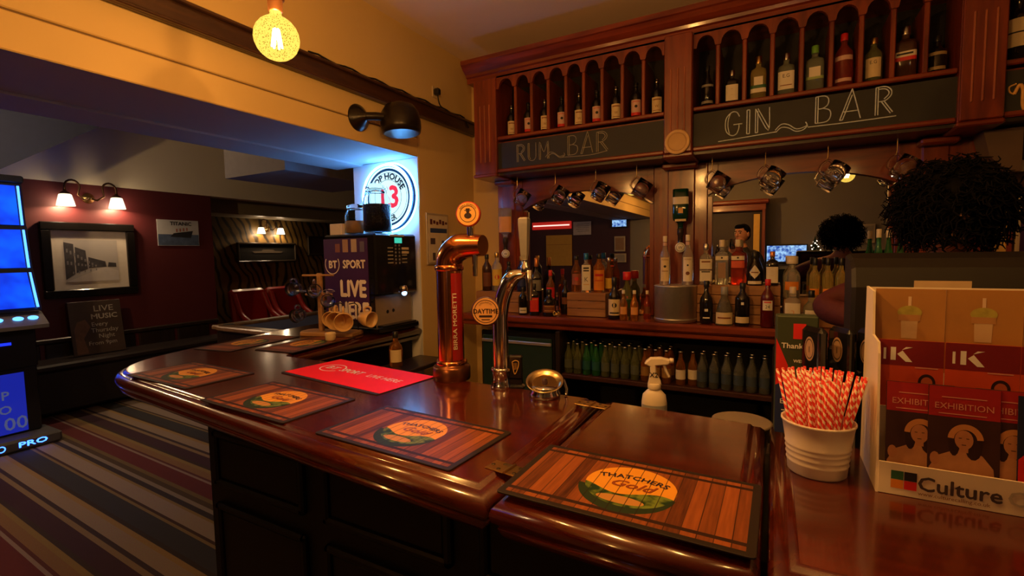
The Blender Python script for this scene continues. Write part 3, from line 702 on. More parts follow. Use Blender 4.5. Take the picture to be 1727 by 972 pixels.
lblue = P('navy_label', (.02,.03,.12), .5); lred = P('red_label', (.6,.02,.02), .5); lor = P('orange_label', (.75,.25,.02), .5); lyel = P('yellow_label', (.75,.50,.06), .5); lbrn = P('brown_label', (.16,.05,.02), .5); lpink = P('pink_label', (.62,.40,.36), .6)

# wines in the nine rum bar niches
for i, x in enumerate([-1.499,-1.378,-1.265,-1.152,-1.04,-.93,-.815,-.70,-.585]):
    if i % 2 == 0: bottle('dark wine bottle with yellowed cream label in the %s rum bar niche from left' % ORD[i], x, 2.79, 2.2925, .205, .031, 'wine', 'dark', sil, [(.10,.50,.95,cream,[('=',.006,.42,inkbrown),('W',.022,.22,inkbrown),('=',.003,.14,inkbrown)])], name='wine_bottle', group='wine bottles in the rum bar niches')
    else: bottle('dark wine bottle with pink and red label in the %s rum bar niche from left' % ORD[i], x, 2.79, 2.2925, .205, .031, 'wine', 'dark', bcap, [(.18,.52,.95,lpink,[('o',.008,.34,inkblack),('=',.003,.46,inkred)]),(.10,.18,.95,lred)], name='wine_bottle', group='wine bottles in the rum bar niches')
# gins in the nine gin bar niches
N2 = [(a+b)/2 for a, b in zip(XN[1][:-1], XN[1][1:])]
gp = 'bottles in the gin bar niches'
bottle('slim dark bottle with faint silver bands in the first gin bar niche', N2[0], 2.79, 2.2925, .225, .030, 'tall', 'dark', bcap, [(.50,.55,1.2,P('dull_silver_band', (.3,.28,.25), .5)),(.12,.18,1.2,P('dull_silver_band', (.3,.28,.25), .5))], group=gp)
bottle('short black bottle with a square cream seal label in the second gin niche', N2[1], 2.79, 2.2925, .18, .032, 'square', 'dark', sil, [(.12,.56,.8,P('ivory_label', (.72,.66,.54), .6),[('o',.016,.36,P('faint_gold_print', (.5,.38,.22), .6))])], 5, group=gp)
bottle('yellowish bottle with gold cap and triangular white label in the third gin niche', N2[2], 2.79, 2.2925, .225, .036, 'square', 'yellow', gcap, [(.18,.27,.9,paper),(.27,.34,.9,inkgreen),(.34,.52,.5,paper)], 5, group=gp)
bottle('clear bottle with long silver cap and white EG label in the fourth gin niche', N2[3], 2.79, 2.2925, .215, .037, 'square', 'pale', sil, [(.16,.56,.85,paper,[('E.G',.024,.42,inkblack),('=',.004,.24,inkbrown)])], 5, group=gp)
bottle('pale bottle with bright green cap and triangular label in the fifth gin niche', N2[4], 2.79, 2.2925, .225, .038, 'square', 'pale', gncap, [(.32,.52,.55,paper),(.27,.33,.9,P('pale_green_band', (.3,.42,.15), .5))], 5, group=gp)
bottle('tall ruby bottle with red cap and cream bands in the sixth gin niche', N2[5], 2.79, 2.2925, .255, .037, 'spirit', 'pink', rcap, [(.50,.58,1.1,lpink),(.12,.18,1.0,lpink)], group=gp)
bottle('olive bottle with gold cap and white EG label in the seventh gin niche', N2[6], 2.79, 2.2925, .21, .035, 'spirit', 'olive', gcap, [(.14,.55,.9,cream,[('E.G',.022,.42,inkblack)])], group=gp)
bottle('square dark bottle with white and red band label in the eighth gin niche', N2[7], 2.79, 2.2925, .235, .042, 'square', 'brown', sil, [(.40,.50,.85,P('ivory_label', (.72,.66,.54), .6),[('=',.008,.435,inkblack)]),(.33,.40,.85,lred)], 6, group=gp)
bottle('round dark bottle with etched pale bands in the ninth gin niche', N2[8], 2.79, 2.2925, .17, .036, 'round', 'dark', bcap, [(.48,.56,1.2,P('dull_gold_band', (.35,.25,.12), .5)),(.12,.2,1.0,P('dull_gold_band', (.35,.25,.12), .5))], group=gp)
bottle('large wine bottle with plain cream label in the far right niche', .862, 2.79, 2.2925, .28, .044, 'wine', 'dark', bcap, [(.22,.62,1.1,cream,[('=',.006,.41,inkblack)])], name='wine_bottle')

# crates and tub that raise the back rows
def crate(x0, x1, y0, y1, z1, label):
    t = thing('wooden_crate', label, 'crate', ((x0+x1)/2,(y0+y1)/2,SH))
    h = z1-SH; w = x1-x0; d = y1-y0
    n = max(2, round(h/.055))
    for k in range(n):
        M().box((0,-d/2+.005,h*(k+.5)/n),(w,.01,h/n-.003),.002).obj('front_plank', cratewood, t)
    for sg in (-1, 1): M().box((sg*(w/2-.005),.005,h/2),(.01,d-.012,h-.004),.002).obj('side_board', cratewood, t)
    M().box((0,.0,h-.005),(w-.002,d-.002,.010),.002).obj('top_board', cratewood, t)
crate(-1.80,-1.43,2.79,2.93,1.297,'wooden crate behind the beer taps raising the leftmost bottles')
crate(-1.12,-.875,2.77,2.93,1.305,'square wooden crate below the rum bar mirror with rum bottles on top')
crate(-.365,.035,2.79,2.93,1.362,'long wooden crate with a row of gin bottles on top')
crate(.05,.60,2.80,2.93,1.297,'wooden crate behind the till holding yellow and green bottles')
tb = thing('steel_tub', 'round brushed steel tub on the back shelf carrying two syrup bottles', 'tub', (-.478,2.785,SH))
M().lathe([(.001,.0),(.106,.0),(.112,.004),(.112,.195),(.115,.199),(.110,.202),(.001,.202)], 40).obj('tub_body', steel, tb)
M().lathe([(.1125,.012),(.1145,.014),(.1145,.02),(.1125,.022)], 40).obj('base_ring', steel, tb)
ivory = P('ivory_label', (.72,.66,.54), .6)
bottle('syrup bottle with vanilla-coloured label on the steel tub, left one', -.533, 2.775, 1.3625, .272, .029, 'tall', 'clear', wcap, [(.08,.56,.85,cream,[('MONIN',.0125,.50,inkbrown),('o',.007,.38,inkblack),('=',.003,.28,inkbrown)])], group='syrup bottles on the tub', neck=lpink)
bottle('syrup bottle with nut pictures on its label on the steel tub, right one', -.412, 2.775, 1.3625, .275, .030, 'tall', 'clear', wcap, [(.08,.56,.85,ivory,[('MONIN',.0125,.50,inkbrown),('o',.010,.24,lbrn),('o',.005,.40,inkblack)])], group='syrup bottles on the tub', neck=lpink)

sp = 'spirit bottles crowding the back shelf'
Z1 = 1.2985
bottle('dark bottle with white neck on the crate behind the copper tap', -1.745, 2.85, Z1, .25, .034, 'spirit', 'brown', bcap, [(.12,.5,.9,lbrn)], group=sp)
bottle('bottle with round yellow and red label behind the beer taps', -1.665, 2.85, Z1, .262, .035, 'spirit', 'clear', gcap, [(.14,.56,1.1,lyel,[('o',.016,.36,lred)])], group=sp)
bottle('dark bottle with ivory label between the taps on the left crate', -1.572, 2.85, Z1, .20, .032, 'spirit', 'dark', bcap, [(.12,.32,.9,ivory)], group=sp)
bottle('indigo bottle with gold cap behind the tall chrome tap handle', -1.475, 2.85, Z1, .235, .034, 'spirit', 'blue', gcap, [(.15,.4,1.0,lblue)], group=sp)
bottle('dark bottle with copper-red cap and grey label under the left mirror', -1.375, 2.87, SH, .36, .034, 'square', 'dark', ocap, [(.40,.60,.85,P('pewter_label', (.2,.19,.17), .4, .6))], 5, group=sp)
bottle('small dark bottle with white strip label right of the chrome tap', -1.412, 2.74, SH, .175, .029, 'spirit', 'dark', bcap, [(.06,.26,.9,ivory,[('=',.004,.15,inkblack)])], group=sp)
bottle('dark bottle with tall red label on the left of the back shelf', -1.328, 2.735, SH, .20, .030, 'square', 'dark', bcap, [(.12,.56,.8,lred,[('=',.003,.5,inkgold)])], 5, group=sp)
bottle('squat dark round bottle with brown label on the back shelf', -1.228, 2.74, SH, .165, .043, 'jug', 'dark', bcap, [(.14,.42,1.0,lbrn,[('=',.003,.36,inkgold),('=',.003,.2,inkgold)])], group=sp)
bottle('bottle with red cap and red label behind the squat dark one', -1.275, 2.87, SH, .28, .030, 'spirit', 'amber', rcap, [(.35,.6,1.0,lred)], group=sp)
bottle('tall plain black bottle left of the square crate', -1.168, 2.86, SH, .215, .028, 'spirit', 'dark', bcap, [(.3,.5,.9,lbrn)], group=sp)
bottle('golden rum bottle with red emblem, leftmost on the square crate', -1.085, 2.845, 1.3065, .225, .034, 'tall', 'rum', bcap, [(.2,.5,.9,P('russet_label', (.3,.09,.05), .5),[('o',.012,.36,lred)])], group=sp)
bottle('square bottle with blue foil cap and white lettered label on the crate', -1.005, 2.80, 1.3065, .24, .030, 'square', 'clear', blcap, [(.06,.70,.72,paper,[('=',.010,.60,inkblack),('=',.008,.54,inkblack),('K',.040,.28,P('grey_blue_ink', (.06,.08,.1), .5)),('=',.004,.2,inkgold)])], 6, group=sp, capr=.014)
bottle('bottle with bright orange label on the square crate', -.935, 2.835, 1.3065, .235, .036, 'spirit', 'orange', bcap, [(.06,.58,1.0,lor,[('=',.014,.42,lred),('=',.004,.30,lred)])], group=sp)
bottle('slim golden bottle at the right end of the square crate', -.893, 2.895, 1.3065, .21, .025, 'tall', 'rum', sil, [(.1,.4,.9,lyel)], group=sp)
bottle('clear green bottle with a large red cap under the rum mirror', -.775, 2.88, SH, .27, .032, 'jug', 'olive', rcap, [(.2,.4,.9,inkgreen)], group=sp, capr=.024)
bottle('black rum jug with cream pictorial label beside the square crate', -.812, 2.74, SH, .245, .037, 'jug', 'dark', bcap, [(.10,.48,1.05,cream,[('o',.014,.34,inkblack),('=',.008,.14,inkblack)])], group=sp)
for i, (x, y, w) in enumerate(((-.752,2.72,'left'),(-.690,2.72,'middle'))):
    bottle('small orange bottle between the black rum jug and steel tub, %s one' % w, x, y, SH, .172, .023, 'tall', 'orange', wcap, [(.2,.45,.9,P('peach_label', (.7,.32,.1), .5))], group=sp)
bottle('small reddish bottle tucked against the steel tub', -.636, 2.80, SH, .165, .021, 'tall', 'pink', wcap, [(.2,.45,.9,lbrn)], group=sp)
Z2 = 1.3635
bottle('clear gin bottle with pale cap and grey-green label above the long crate', -.328, 2.85, Z2, .225, .033, 'square', 'clear', sil, [(.38,.62,.85,ivory,[('=',.008,.54,inkbrown)]),(.08,.34,.85,paper,[('=',.006,.30,inkblack)])], 5, group=sp)
bottle('clear gin bottle with white cap and ribbed band on the long crate', -.247, 2.85, Z2, .243, .034, 'square', 'clear', wcap, [(.55,.64,.85,ivory,[('o',.005,.60,inkblack)]),(.15,.5,.5,P('faint_etched_label', (.32,.2,.14), .5))], 5, group=sp)
bottle('pink gin bottle on the long crate', -.168, 2.85, Z2, .243, .034, 'square', 'pink', wcap, [(.55,.64,.85,ivory,[('o',.005,.60,inkblack)]),(.38,.53,.85,P('coral_label', (.65,.10,.05), .5))], 5, group=sp)
t = bottle('dark apothecary bottle with white diamond label on the long crate', -.086, 2.85, Z2, .176, .040, 'bell', 'dark', bcap, [(.04,.13,.9,ivory)], group=sp)
dm = M(); n_ = 4
dm.add([((.0385)*math.cos(-PI/2+a/.0385), (.0385)*math.sin(-PI/2+a/.0385), z_) for a, z_ in ((0,.035),(.014,.050),(.028,.068),(.014,.088),(0,.108),(-.014,.088),(-.028,.068),(-.014,.050))], [(0,1,4),(1,2,3),(1,3,4),(0,4,7),(7,4,5),(7,5,6)])
dm.obj('diamond_label', ivory, t); M().patch(.0397, .066, .071, -.42, .42, 6).obj('label_print', inkbrown, t)
bottle('dark square bottle with cream seal label, rightmost on the long crate', -.005, 2.85, Z2, .176, .030, 'square', 'dark', ocap, [(.08,.55,.8,ivory,[('o',.013,.36,cream)])], 5, group=sp)
bottle('black bottle with small white butterfly mark in front of the long crate', -.310, 2.735, SH, .23, .034, 'round', 'dark', bcap, [(.14,.17,.5,inkwhite),(.30,.36,.25,inkwhite)], group=sp)
bottle('bell-shaped cut glass bottle with cream base label before the long crate', -.222, 2.735, SH, .20, .044, 'bell', 'grey', P('grey_stopper', (.3,.3,.3), .4), [(.04,.34,1.1,cream,[('=',.008,.18,inkbrown)])], group=sp)
bottle('tall black bottle with white lettering and cream base band before the crate', -.136, 2.73, SH, .222, .036, 'spirit', 'dark', bcap, [(.08,.22,1.0,cream),(.50,.56,.18,inkwhite)], group=sp)
tq = bottle('dark red bottle with a square white label reading 24', -.022, 2.73, SH, .242, .032, 'spirit', 'red', rcap, [(.36,.56,.72,paper,[('24',.024,.40,inkblack),('=',.006,.515,inkred)])], group=sp)
bottle('clear bottle with fat cream cap behind the green card', .085, 2.86, Z1, .215, .038, 'jug', 'clear', wcap, [(.2,.4,.9,lor)], group=sp, capr=.026)
bottle('clear bottle with orange flower label in front of the fat-capped one', .087, 2.735, SH, .205, .036, 'square', 'clear', wcap, [(.1,.62,.8,ivory,[('o',.013,.38,lor),('o',.009,.28,lred)])], 5, group=sp)
bottle('pale glass bottle beside the maroon sleeve on the back shelf', .165, 2.73, SH, .19, .034, 'jug', 'pale', bcap, [(.3,.5,.8,ivory)], group=sp)
for i, (x, w) in enumerate(((.185,'left'),(.240,'middle'),(.295,'right'))):
    bottle('yellow liqueur bottle with black cap left of the till, %s of three' % w, x, 2.86, Z1, .205, .0245, 'jug', 'yellow', bcap, [(.1,.25,.9,lor)], group='yellow liqueur bottles')
for i, (x, w) in enumerate(((.438,'left'),(.476,'middle'),(.520,'right'))):
    bottle('green bottle with pale cap showing above the till, %s of three' % w, x, 2.85, Z1, .34-.02*(i == 2), .026, 'tall', 'green', wcap, [(.52,.60,1.0,ivory)], group='green bottles above the till')

# bottles hung upside down on optics
def optic(label, x, y, z, h, r, glassm, labs, p):
    t = thing('optic_bottle', label, 'bottle', (x, y, z), math.atan2(-x, y))
    pr = [(a*r, h-b*h) for a, b in PROF['square']][::-1]; pr.append((.001, h-.003))
    M().lathe(pr, 28, p=p).obj('glass', GL[glassm], t)
    for z0, z1, ha, m_ in labs: M().patch(r, z0*h, z1*h, -ha, ha, 10, p=p).obj('paper_label', m_, t)
    M().lathe([(.012,-.10),(.018,-.098),(.020,-.07),(.014,-.05),(.014,-.01),(.018,0),(.018,.03),(.012,.035)], 16).obj('optic_measure', P('dark_optic_plastic', (.03,.02,.02), .2), t)
    M().box((0,.05,.03),(.03,.08,.02),.003).obj('wall_bracket', black, t)
    b = M(); b.T = Matrix.Translation((0,-.024,-.075)) @ Matrix.Rotation(PI/2, 4, 'X'); b.lathe([(.001,-.003),(.027,-.003),(.028,0),(.027,.003),(.001,.003)], 24); b.T = None
    o = b.obj('round_badge', inkwhite, t)
    q = M(); q.ring((0,-.0275,-.075), .020, .022, 24); text(q, 'W', .022, (0,-.0278,-.083)); q.obj('badge_print', inkblack, o)
    return t
optic('upturned green bottle with white and gold label on the middle column optic', -.466,2.86,1.645,.25,.043,'darkgreen', [(.66,.82,.9,ivory),(.46,.58,.28,inkgold),(.28,.33,.6,cream)], 5)
optic('upturned clear bottle on an optic at the left column', -1.60,2.86,1.625,.23,.045,'clear', [(.3,.75,.8,P('peach_label', (.7,.32,.1), .5))], 5)
optic('upturned bottle and badge on the right post behind the till', .655,2.86,1.655,.24,.04,'dark', [(.3,.75,.8,lbrn)], 5)

# rows of small mixer and beer bottles on the lower shelf
def small_bottle(glassm, labelm, lab, grp):
    t = thing('mixer_bottle', lab, 'bottle', (0,0,-5), 0, grp); h = .186; r = .0255
    M().lathe([(.001,.003)]+[(a*r, b*h) for a, b in PROF['beer']], 14).obj('glass', GL[glassm], t)
    M().lathe([(.012,h*.955),(.0135,h*.957),(.013,h*.985),(.010,h)], 12).obj('crown_cap', sil, t)
    M().patch(r, .18*h, .46*h, -2.2, 2.2, 12).obj('paper_label', labelm, t)
    return t
tl = P('teal_label', (.02,.10,.09), .4); vl = P('grey_green_label', (.10,.12,.09), .4); al = P('amber_label', (.30,.16,.04), .5); dbl = P('slate_blue_label', (.05,.07,.10), .4)
kinds = [('green', tl, 'small green mixer bottle with teal label in the left block of the lower shelf'), ('olive', vl, 'small olive mixer bottle with grey label in the left block of the lower shelf'), ('amber', al, 'small amber bottle with brown label in the left block of the lower shelf')]
prot = [small_bottle(a, b, c, 'small bottles on the lower shelf') for a, b, c in kinds]
protR = small_bottle('grey', dbl, 'small smoky bottle with slate label in the right block of the lower shelf', 'small bottles on the lower shelf')
protA = small_bottle('amber', ivory, 'small bottle with cream label between the two blocks of mixers', 'small bottles on the lower shelf')
used = set()
def put(pr, x, y, where):
    base_l = kind_label[pr.name]
    if pr.name in used: o = dup(pr, (x,y,.8195), random.uniform(-.3,.3))
    else: used.add(pr.name); o = pr; o.location = (x,y,.8195)
    o['label'] = base_l + ' on the lower shelf, ' + where
kind_label = {}
for pr_k, nm in zip(prot+[protR, protA], ('small green teal-labelled bottle','small olive mixer bottle','small amber bottle','small smoky mixer bottle','small cream-labelled bottle')): kind_label[pr_k.name] = nm
ROWN = ('front row','middle row','back row')
for row, y in enumerate((2.715,2.785,2.855)):
    for k in range(11):
        x = -1.09+k*.058+(row % 2)*.006
        put(prot[(0 if k in (2,3) else 1 if k < 5 else 2 if k > 7 else 1)], x, y, '%s of left block, %s' % (ROWN[row], ORD[k]))
for k, y in ((0,2.715),(1,2.74)): put(protA, -.435+k*.06, y, 'between the blocks, %s' % ('left', 'right')[k])
for row, y in enumerate((2.715,2.785)):
    for k in range(6): put(protR, -.325+k*.0595, y, '%s of right block, %s' % (('front row','back row')[row], ORD[k]))

# glass tankards hanging by their handles under the gantry
def tankard():
    t = thing('glass_tankard', 'x', 'glass', (0,0,-5), 0, 'glass tankards hanging under the gantry')
    T_ = Matrix.Rotation(.62, 4, 'Y')
    m = M(); m.T = T_ @ Matrix.Translation((.046,0,-.085))
    m.lathe([(.036,0),(.040,.004),(.043,.05),(.044,.104),(.0405,.104),(.0395,.05),(.036,.014),(.001,.012)], 16)
    m.obj('glass_bowl', glass, t)
    h_ = M(); h_.T = T_ @ Matrix.Translation((.046,0,-.085))
    h_.tube(bez([(-.041,0,.088),(-.062,0,.09),(-.072,0,.06),(-.064,0,.03),(-.041,0,.022)], 4), .0055, 8); h_.obj('handle', glass, t)
    d_ = M(); d_.T = T_ @ Matrix.Translation((.046,0,-.085))
    for zz in (.022,.092): d_.tube([(.0435*math.cos(2*PI*k/20),.0435*math.sin(2*PI*k/20),zz) for k in range(20)], .0016, 6, closed=True)
    d_.obj('moulded_ring', glass, t)
    k_ = M(); k_.tube([(-.012,0,.085),(-.012,0,.03),(-.016,0,.012),(-.022,0,.014)], .0022, 6); k_.obj('hook', brass, t)
    return t
tk = tankard()
TX = [-1.489,-1.219,-.955,-.708,-.303,-.049,.220,.488]
for i, x in enumerate(TX):
    o = tk if i == 0 else dup(tk, (x,2.83,1.97))
    o.location = (x+.015,2.83,1.965); o['label'] = 'hanging glass tankard, %s from the left under the gantry' % ORD[i]
    o.rotation_euler = (0,0,random.uniform(-.3,.3))
# ================================================================ beer taps and small things on the counter
t = thing('beer_tap', 'copper beer tap with red panel and round orange badge', 'beer tap', (-1.022,1.41,BT), .0)
M().lathe([(.066,0),(.068,.004),(.068,.045),(.062,.052),(.055,.054),(.055,.064),(.05,.066)], 28).obj('foot', P('dark_copper', (.22,.08,.035), .3, .9), t)
M().lathe([(.056,.058),(.057,.066),(.053,.07)], 28).obj('collar', copper, t)
M().lathe([(.0475,.064),(.0475,.40)], 28).obj('column', copper, t)
el = [(0,0,.395)]
for k in range(11):
    a = PI-k*PI/20; el.append((.075+.075*math.cos(a), 0, .415+.065*math.sin(a)))
el += [(.10,0,.48),(.145,0,.48)]
M().tube(el, [.0475]*10+[.045,.043,.040,.036], 20).obj('elbow', copper, t)
M().lathe([(.0485,.393),(.052,.396),(.052,.41),(.0485,.413)], 28).obj('elbow_ring', copper, t)
rp = M().patch(.0475, .075, .385, .72, 1.55, 10, off=.004).obj('red_panel', P('red_tap_panel', (.30,.012,.012), .3, coat=.3), t)
tm = M(); text_cyl(tm, 'BIRRA MORETTI', .021, .0525, .215, vertical=True, a0=1.06, sx=1.35, bold=.0005); tm.obj('panel_lettering', P('cream_ink', (.75,.66,.5), .5), rp)
M().tube([(.118,-.01,.475),(.118,-.012,.43),(.118,-.012,.375)], [.012,.010,.008], 10).obj('nozzle', chrome, t)
M().tube([(.102,-.01,.50),(.102,-.015,.545)], [.012,.010], 12).obj('handle_stem', chrome, t)
def badge(t, loc, r, rimm, facem, tilt, prints):
    b = M(); b.T = Matrix.Rotation(tilt, 4, 'Z') @ Matrix.Rotation(PI/2, 4, 'X'); b.lathe([(.001,-.009),(r*.96,-.009),(r,-.006),(r,.006),(r*.95,.009),(.001,.009)], 32); b.T = None
    o = b.obj('round_badge', rimm, t, loc)
    f = M(); f.T = Matrix.Rotation(tilt, 4, 'Z'); f.disc((0,-.0095,0), r*.9, n=32); f.T = None; f.obj('badge_face', facem, o)
    q = M(); q.T = Matrix.Rotation(tilt, 4, 'Z'); prints(q); q.T = None
    q.obj('badge_print', P('badge_dark_ink', (.03,.012,.012), .5), o)
    return o
def pm(q):
    q.ring((0,-.0102,0), .0265, .0285, 28); text(q, 'BIRRA MORETTI', .0085, (0,-.0102,0), 0, 1, arc=.0295)
    q.disc((0,-.0102,-.006), .013, .010, 14); q.disc((0,-.0102,.008), .006, .007, 12); q.rect(-.012,.012,.011,.0135,-.0102); q.rect(-.007,.007,.0135,.019,-.0102)
badge(t, (.100,-.018,.588), .043, P('red_badge_rim', (.45,.04,.02), .35), P('orange_badge_face', (.80,.42,.10), .4), .35, pm)

t = thing('beer_tap', 'slim chrome swan-neck beer tap with round orange badge', 'beer tap', (-.800,1.385,BT), 0)
M().lathe([(.034,0),(.036,.003),(.034,.012),(.030,.02),(.030,.055),(.034,.058),(.034,.066),(.030,.069)], 24).obj('foot', chrome, t)
sw = bez([(0,0,.06),(0,0,.20),(.002,0,.26),(.014,0,.31),(.035,0,.355),(.062,-.002,.378),(.095,-.004,.384)], 5)
M().tube(sw, [.0265]*(len(sw)-8)+[.025,.024,.022,.020,.018,.016,.014,.013], 18).obj('swan_neck', chrome, t)
M().tube([(.092,-.004,.385),(.112,-.006,.39),(.114,-.008,.35),(.114,-.008,.30)], [.013,.013,.010,.008], 10).obj('nozzle', chrome, t)
M().lathe([(.012,.385),(.015,.39),(.015,.41),(.010,.415),(.010,.43)], 14, c=(.100,-.006,0)).obj('valve', chrome, t)
hd = M(); hd.T = Matrix.Translation((.098,-.006,.425)); hd.slab([(-.010,-.006),(.010,-.006),(.010,.006),(-.010,.006)], [(.002,0),(-.001,.02),(-.006,.12),(-.006,.135),(-.002,.14)]); hd.obj('paddle_handle', P('pale_chrome_paddle', (.62,.60,.56), .3, .7), t)
def pd(q):
    q.ring((0,-.0102,0), .0365, .0385, 32); text(q, 'DAYTIME', .022, (0,-.0102,-.007), 0, .92, bold=.0005); text(q, 'LAGUNITAS', .008, (0,-.0102,0), 0, 1, arc=.027)
    q.rect(-.022,.022,-.020,-.013,-.0102); q.rect(-.014,.014,-.029,-.026,-.0102)
badge(t, (-.034,-.034,.262), .049, P('purple_badge_rim', (.06,.02,.04), .35), P('tan_badge_face', (.72,.38,.14), .45), .40, pd)

t = thing('stout_tap', 'small black tap plate with a gold harp behind the chrome tap', 'beer tap', (-.755,1.405,BT), .3)
M().slab(rrect(.030,.018,.006), [(0,0),(0,.006),(.008,.012),(.008,.03)]).obj('foot', blackgloss, t)
M().slab(rrect(.024,.010,.006), [(.004,.03),(0,.034),(0,.105),(.004,.11)]).obj('plate', blackgloss, t)
hp = M(); hp.tube(bez([(-.010,-.0108,.088),(0,-.0108,.094),(.012,-.0108,.09),(.010,-.0108,.07),(-.002,-.0108,.048),(-.010,-.0108,.088)], 4), .0015, 5)
for k in range(4): hp.tube([(-.006+.004*k,-.0108,.086),(-.003+.003*k,-.0108,.062-.003*k+.004*k)], .0006, 4)
hp.obj('gold_harp', inkgold, t)

t = thing('chrome_font_head', 'chrome round font head with a tilted brassy dish beside the rear hinge', 'tap head', (-.625,1.355,BT), .35)
M().lathe([(.046,0),(.049,.003),(.049,.012),(.044,.02),(.046,.032),(.044,.036),(.001,.036)], 28).obj('chrome_base', chrome, t)
ds = M(); ds.T = Matrix.Translation((0,0,.045)) @ Matrix.Rotation(.42, 4, 'X')
ds.lathe([(.001,-.012),(.03,-.010),(.052,-.002),(.060,.006),(.058,.008),(.050,.001),(.03,-.006),(.001,-.008)], 30); ds.obj('tilted_dish', P('brassy_steel', (.60,.47,.24), .25, 1, var=.25, vs=40), t)
rr = M(); rr.T = Matrix.Translation((0,0,.045)) @ Matrix.Rotation(.42, 4, 'X')
for r_ in (.024,.038): rr.lathe([(r_-.0012,-.0075+(r_-.024)*.35),(r_,-.005+(r_-.024)*.35),(r_+.0012,-.0075+(r_-.024)*.35)], 30)
rr.obj('dish_ridges', brass, t)
M().lathe([(.009,.034),(.010,.05),(.006,.058)], 12).obj('spindle', P('dark_spindle', (.06,.03,.04), .3), t)
M().tube([(.058,.02,.05),(.068,.016,.02),(.066,.01,.004)], .005, 8).obj('side_lever', chrome, t)

# spray bottle standing on the staff-side ledge
lg = M().box((-.4,1.56,.925),(1.0,.25,.03),.004).obj('staff_ledge', darkwood); tag(lg, 'dark ledge on the staff side below the counter, under the spray bottle', 'ledge')
t = thing('spray_bottle', 'white trigger spray bottle standing behind the hatch flap', 'spray bottle', (-.333,1.57,.9405), .25)
wp = P('cream_white_plastic', (.72,.62,.48), .38)
M().lathe([(.001,0),(.036,.0),(.040,.004),(.040,.12),(.036,.145),(.022,.16),(.016,.165),(.016,.172)], 24, sx=1, sy=.75).obj('bottle_body', wp, t)
M().patch(.040, .03, .115, -1.2, 1.2, 10, sy=.75, off=.001).obj('paper_label', P('grey_label', (.3,.3,.3), .5), t)
M().lathe([(.020,.165),(.021,.168),(.021,.18),(.018,.183)], 20).obj('screw_collar', wp, t)
hb = M(); hb.T = Matrix(((1,0,0,0),(0,0,1,0),(0,1,0,.18),(0,0,0,1)))
hb.slab([(-.020,0),(.022,0),(.020,.012),(.006,.035),(.004,.062),(.042,.066),(.048,.073),(.047,.082),(.02,.088),(-.012,.086),(-.026,.074),(-.030,.066),(-.014,.058),(-.013,.035)], [(.003,-.013),(0,-.010),(0,.010),(.003,.013)]); hb.obj('trigger_head', wp, t)
tr_ = M(); tr_.tube([(.030,0,.246),(.036,0,.225),(.046,0,.205)], [.005,.0045,.004], 8); tr_.obj('trigger', wp, t)
nz_ = M(); nz_.T = Matrix.Translation((.047,0,.258)) @ Matrix.Rotation(PI/2, 4, 'Y'); nz_.lathe([(.008,0),(.009,.002),(.008,.012),(.001,.013)], 12); nz_.obj('nozzle', wp, t)
lx = M(); text(lx, 'X2', .022, (-.002,-.0142,.205), 0, 1, bold=.0004); lx.obj('moulded_mark', inkblack, t)
t = thing('plastic_tub', 'cloudy plastic tub on the staff side at the back of the flap', 'tub', (-.075,1.58,.9405))
M().lathe([(.001,.0),(.062,0),(.066,.004),(.078,.085),(.082,.09),(.079,.092),(.074,.086),(.062,.008),(.001,.006)], 28).obj('tub_bowl', P('cloudy_plastic', (.42,.34,.24), .3, trans=.4), t)
M().lathe([(.079,.086),(.084,.088),(.084,.094),(.079,.096)], 28).obj('rim', P('cloudy_plastic', (.42,.34,.24), .3, trans=.4), t)

# small white cup, mug stand and coffee machine on the return arm
t = thing('tealight_cup', 'small white ceramic cup on the mat in front of the mug stand', 'cup', (-2.075,1.775,BT+.0036))
M().lathe([(.001,0),(.022,0),(.026,.004),(.028,.035),(.027,.042),(.0245,.042),(.0245,.035),(.02,.012),(.001,.01)], 22).obj('cup_wall', P('warm_white_ceramic', (.75,.58,.36), .35), t)
M().lathe([(.0225,.03),(.024,.032),(.001,.0335)], 20).obj('wax', P('pale_wax', (.8,.68,.48), .4), t)
ms = thing('mug_stand', 'wooden mug stand with wire hoops on a board beside the coffee machine', 'mug stand', (-2.24,1.905,BT), .25)
M().slab([(x*.175+(.02 if x > 0 else 0), y*.075) for x, y in ((-.95,-.4),(-.8,-.9),(.8,-1),(.95,-.7),(.95,.8),(.8,1),(-.8,.9),(-.95,.5))], [(.006,.0),(0,.006),(0,.02),(.006,.026)]).obj('board', palewood, ms)
M().box((-.045,0,.19),(.026,.026,.335),.004).obj('post', palewood, ms)
for z_, w_ in ((.345,.13),(.235,.10)):
    M().tube([(-.045-w_/2-.04,-.01,z_),(-.045+w_/2+.02,.01,z_)], .006, 8).obj('peg', palewood, ms)
wr = M()
for sx_ in (-.16,.015):
    wr.tube(bez([(-.045,0,.25),((-.045+sx_)/2,-.04,.262),(sx_,-.05,.25),(sx_,.05,.25),((-.045+sx_)/2,.04,.262),(-.045,0,.25)], 3), .002, 6)
wr.obj('wire_hoop', chrome, ms)
for dx in (.07,.16):
    M().tube([(dx,.05,.026),(dx,.05,.17),(dx,.02,.185),(dx,-.03,.185)], .0035, 6).obj('wire_arm', P('dark_wire', (.05,.035,.03), .4, .7), ms)
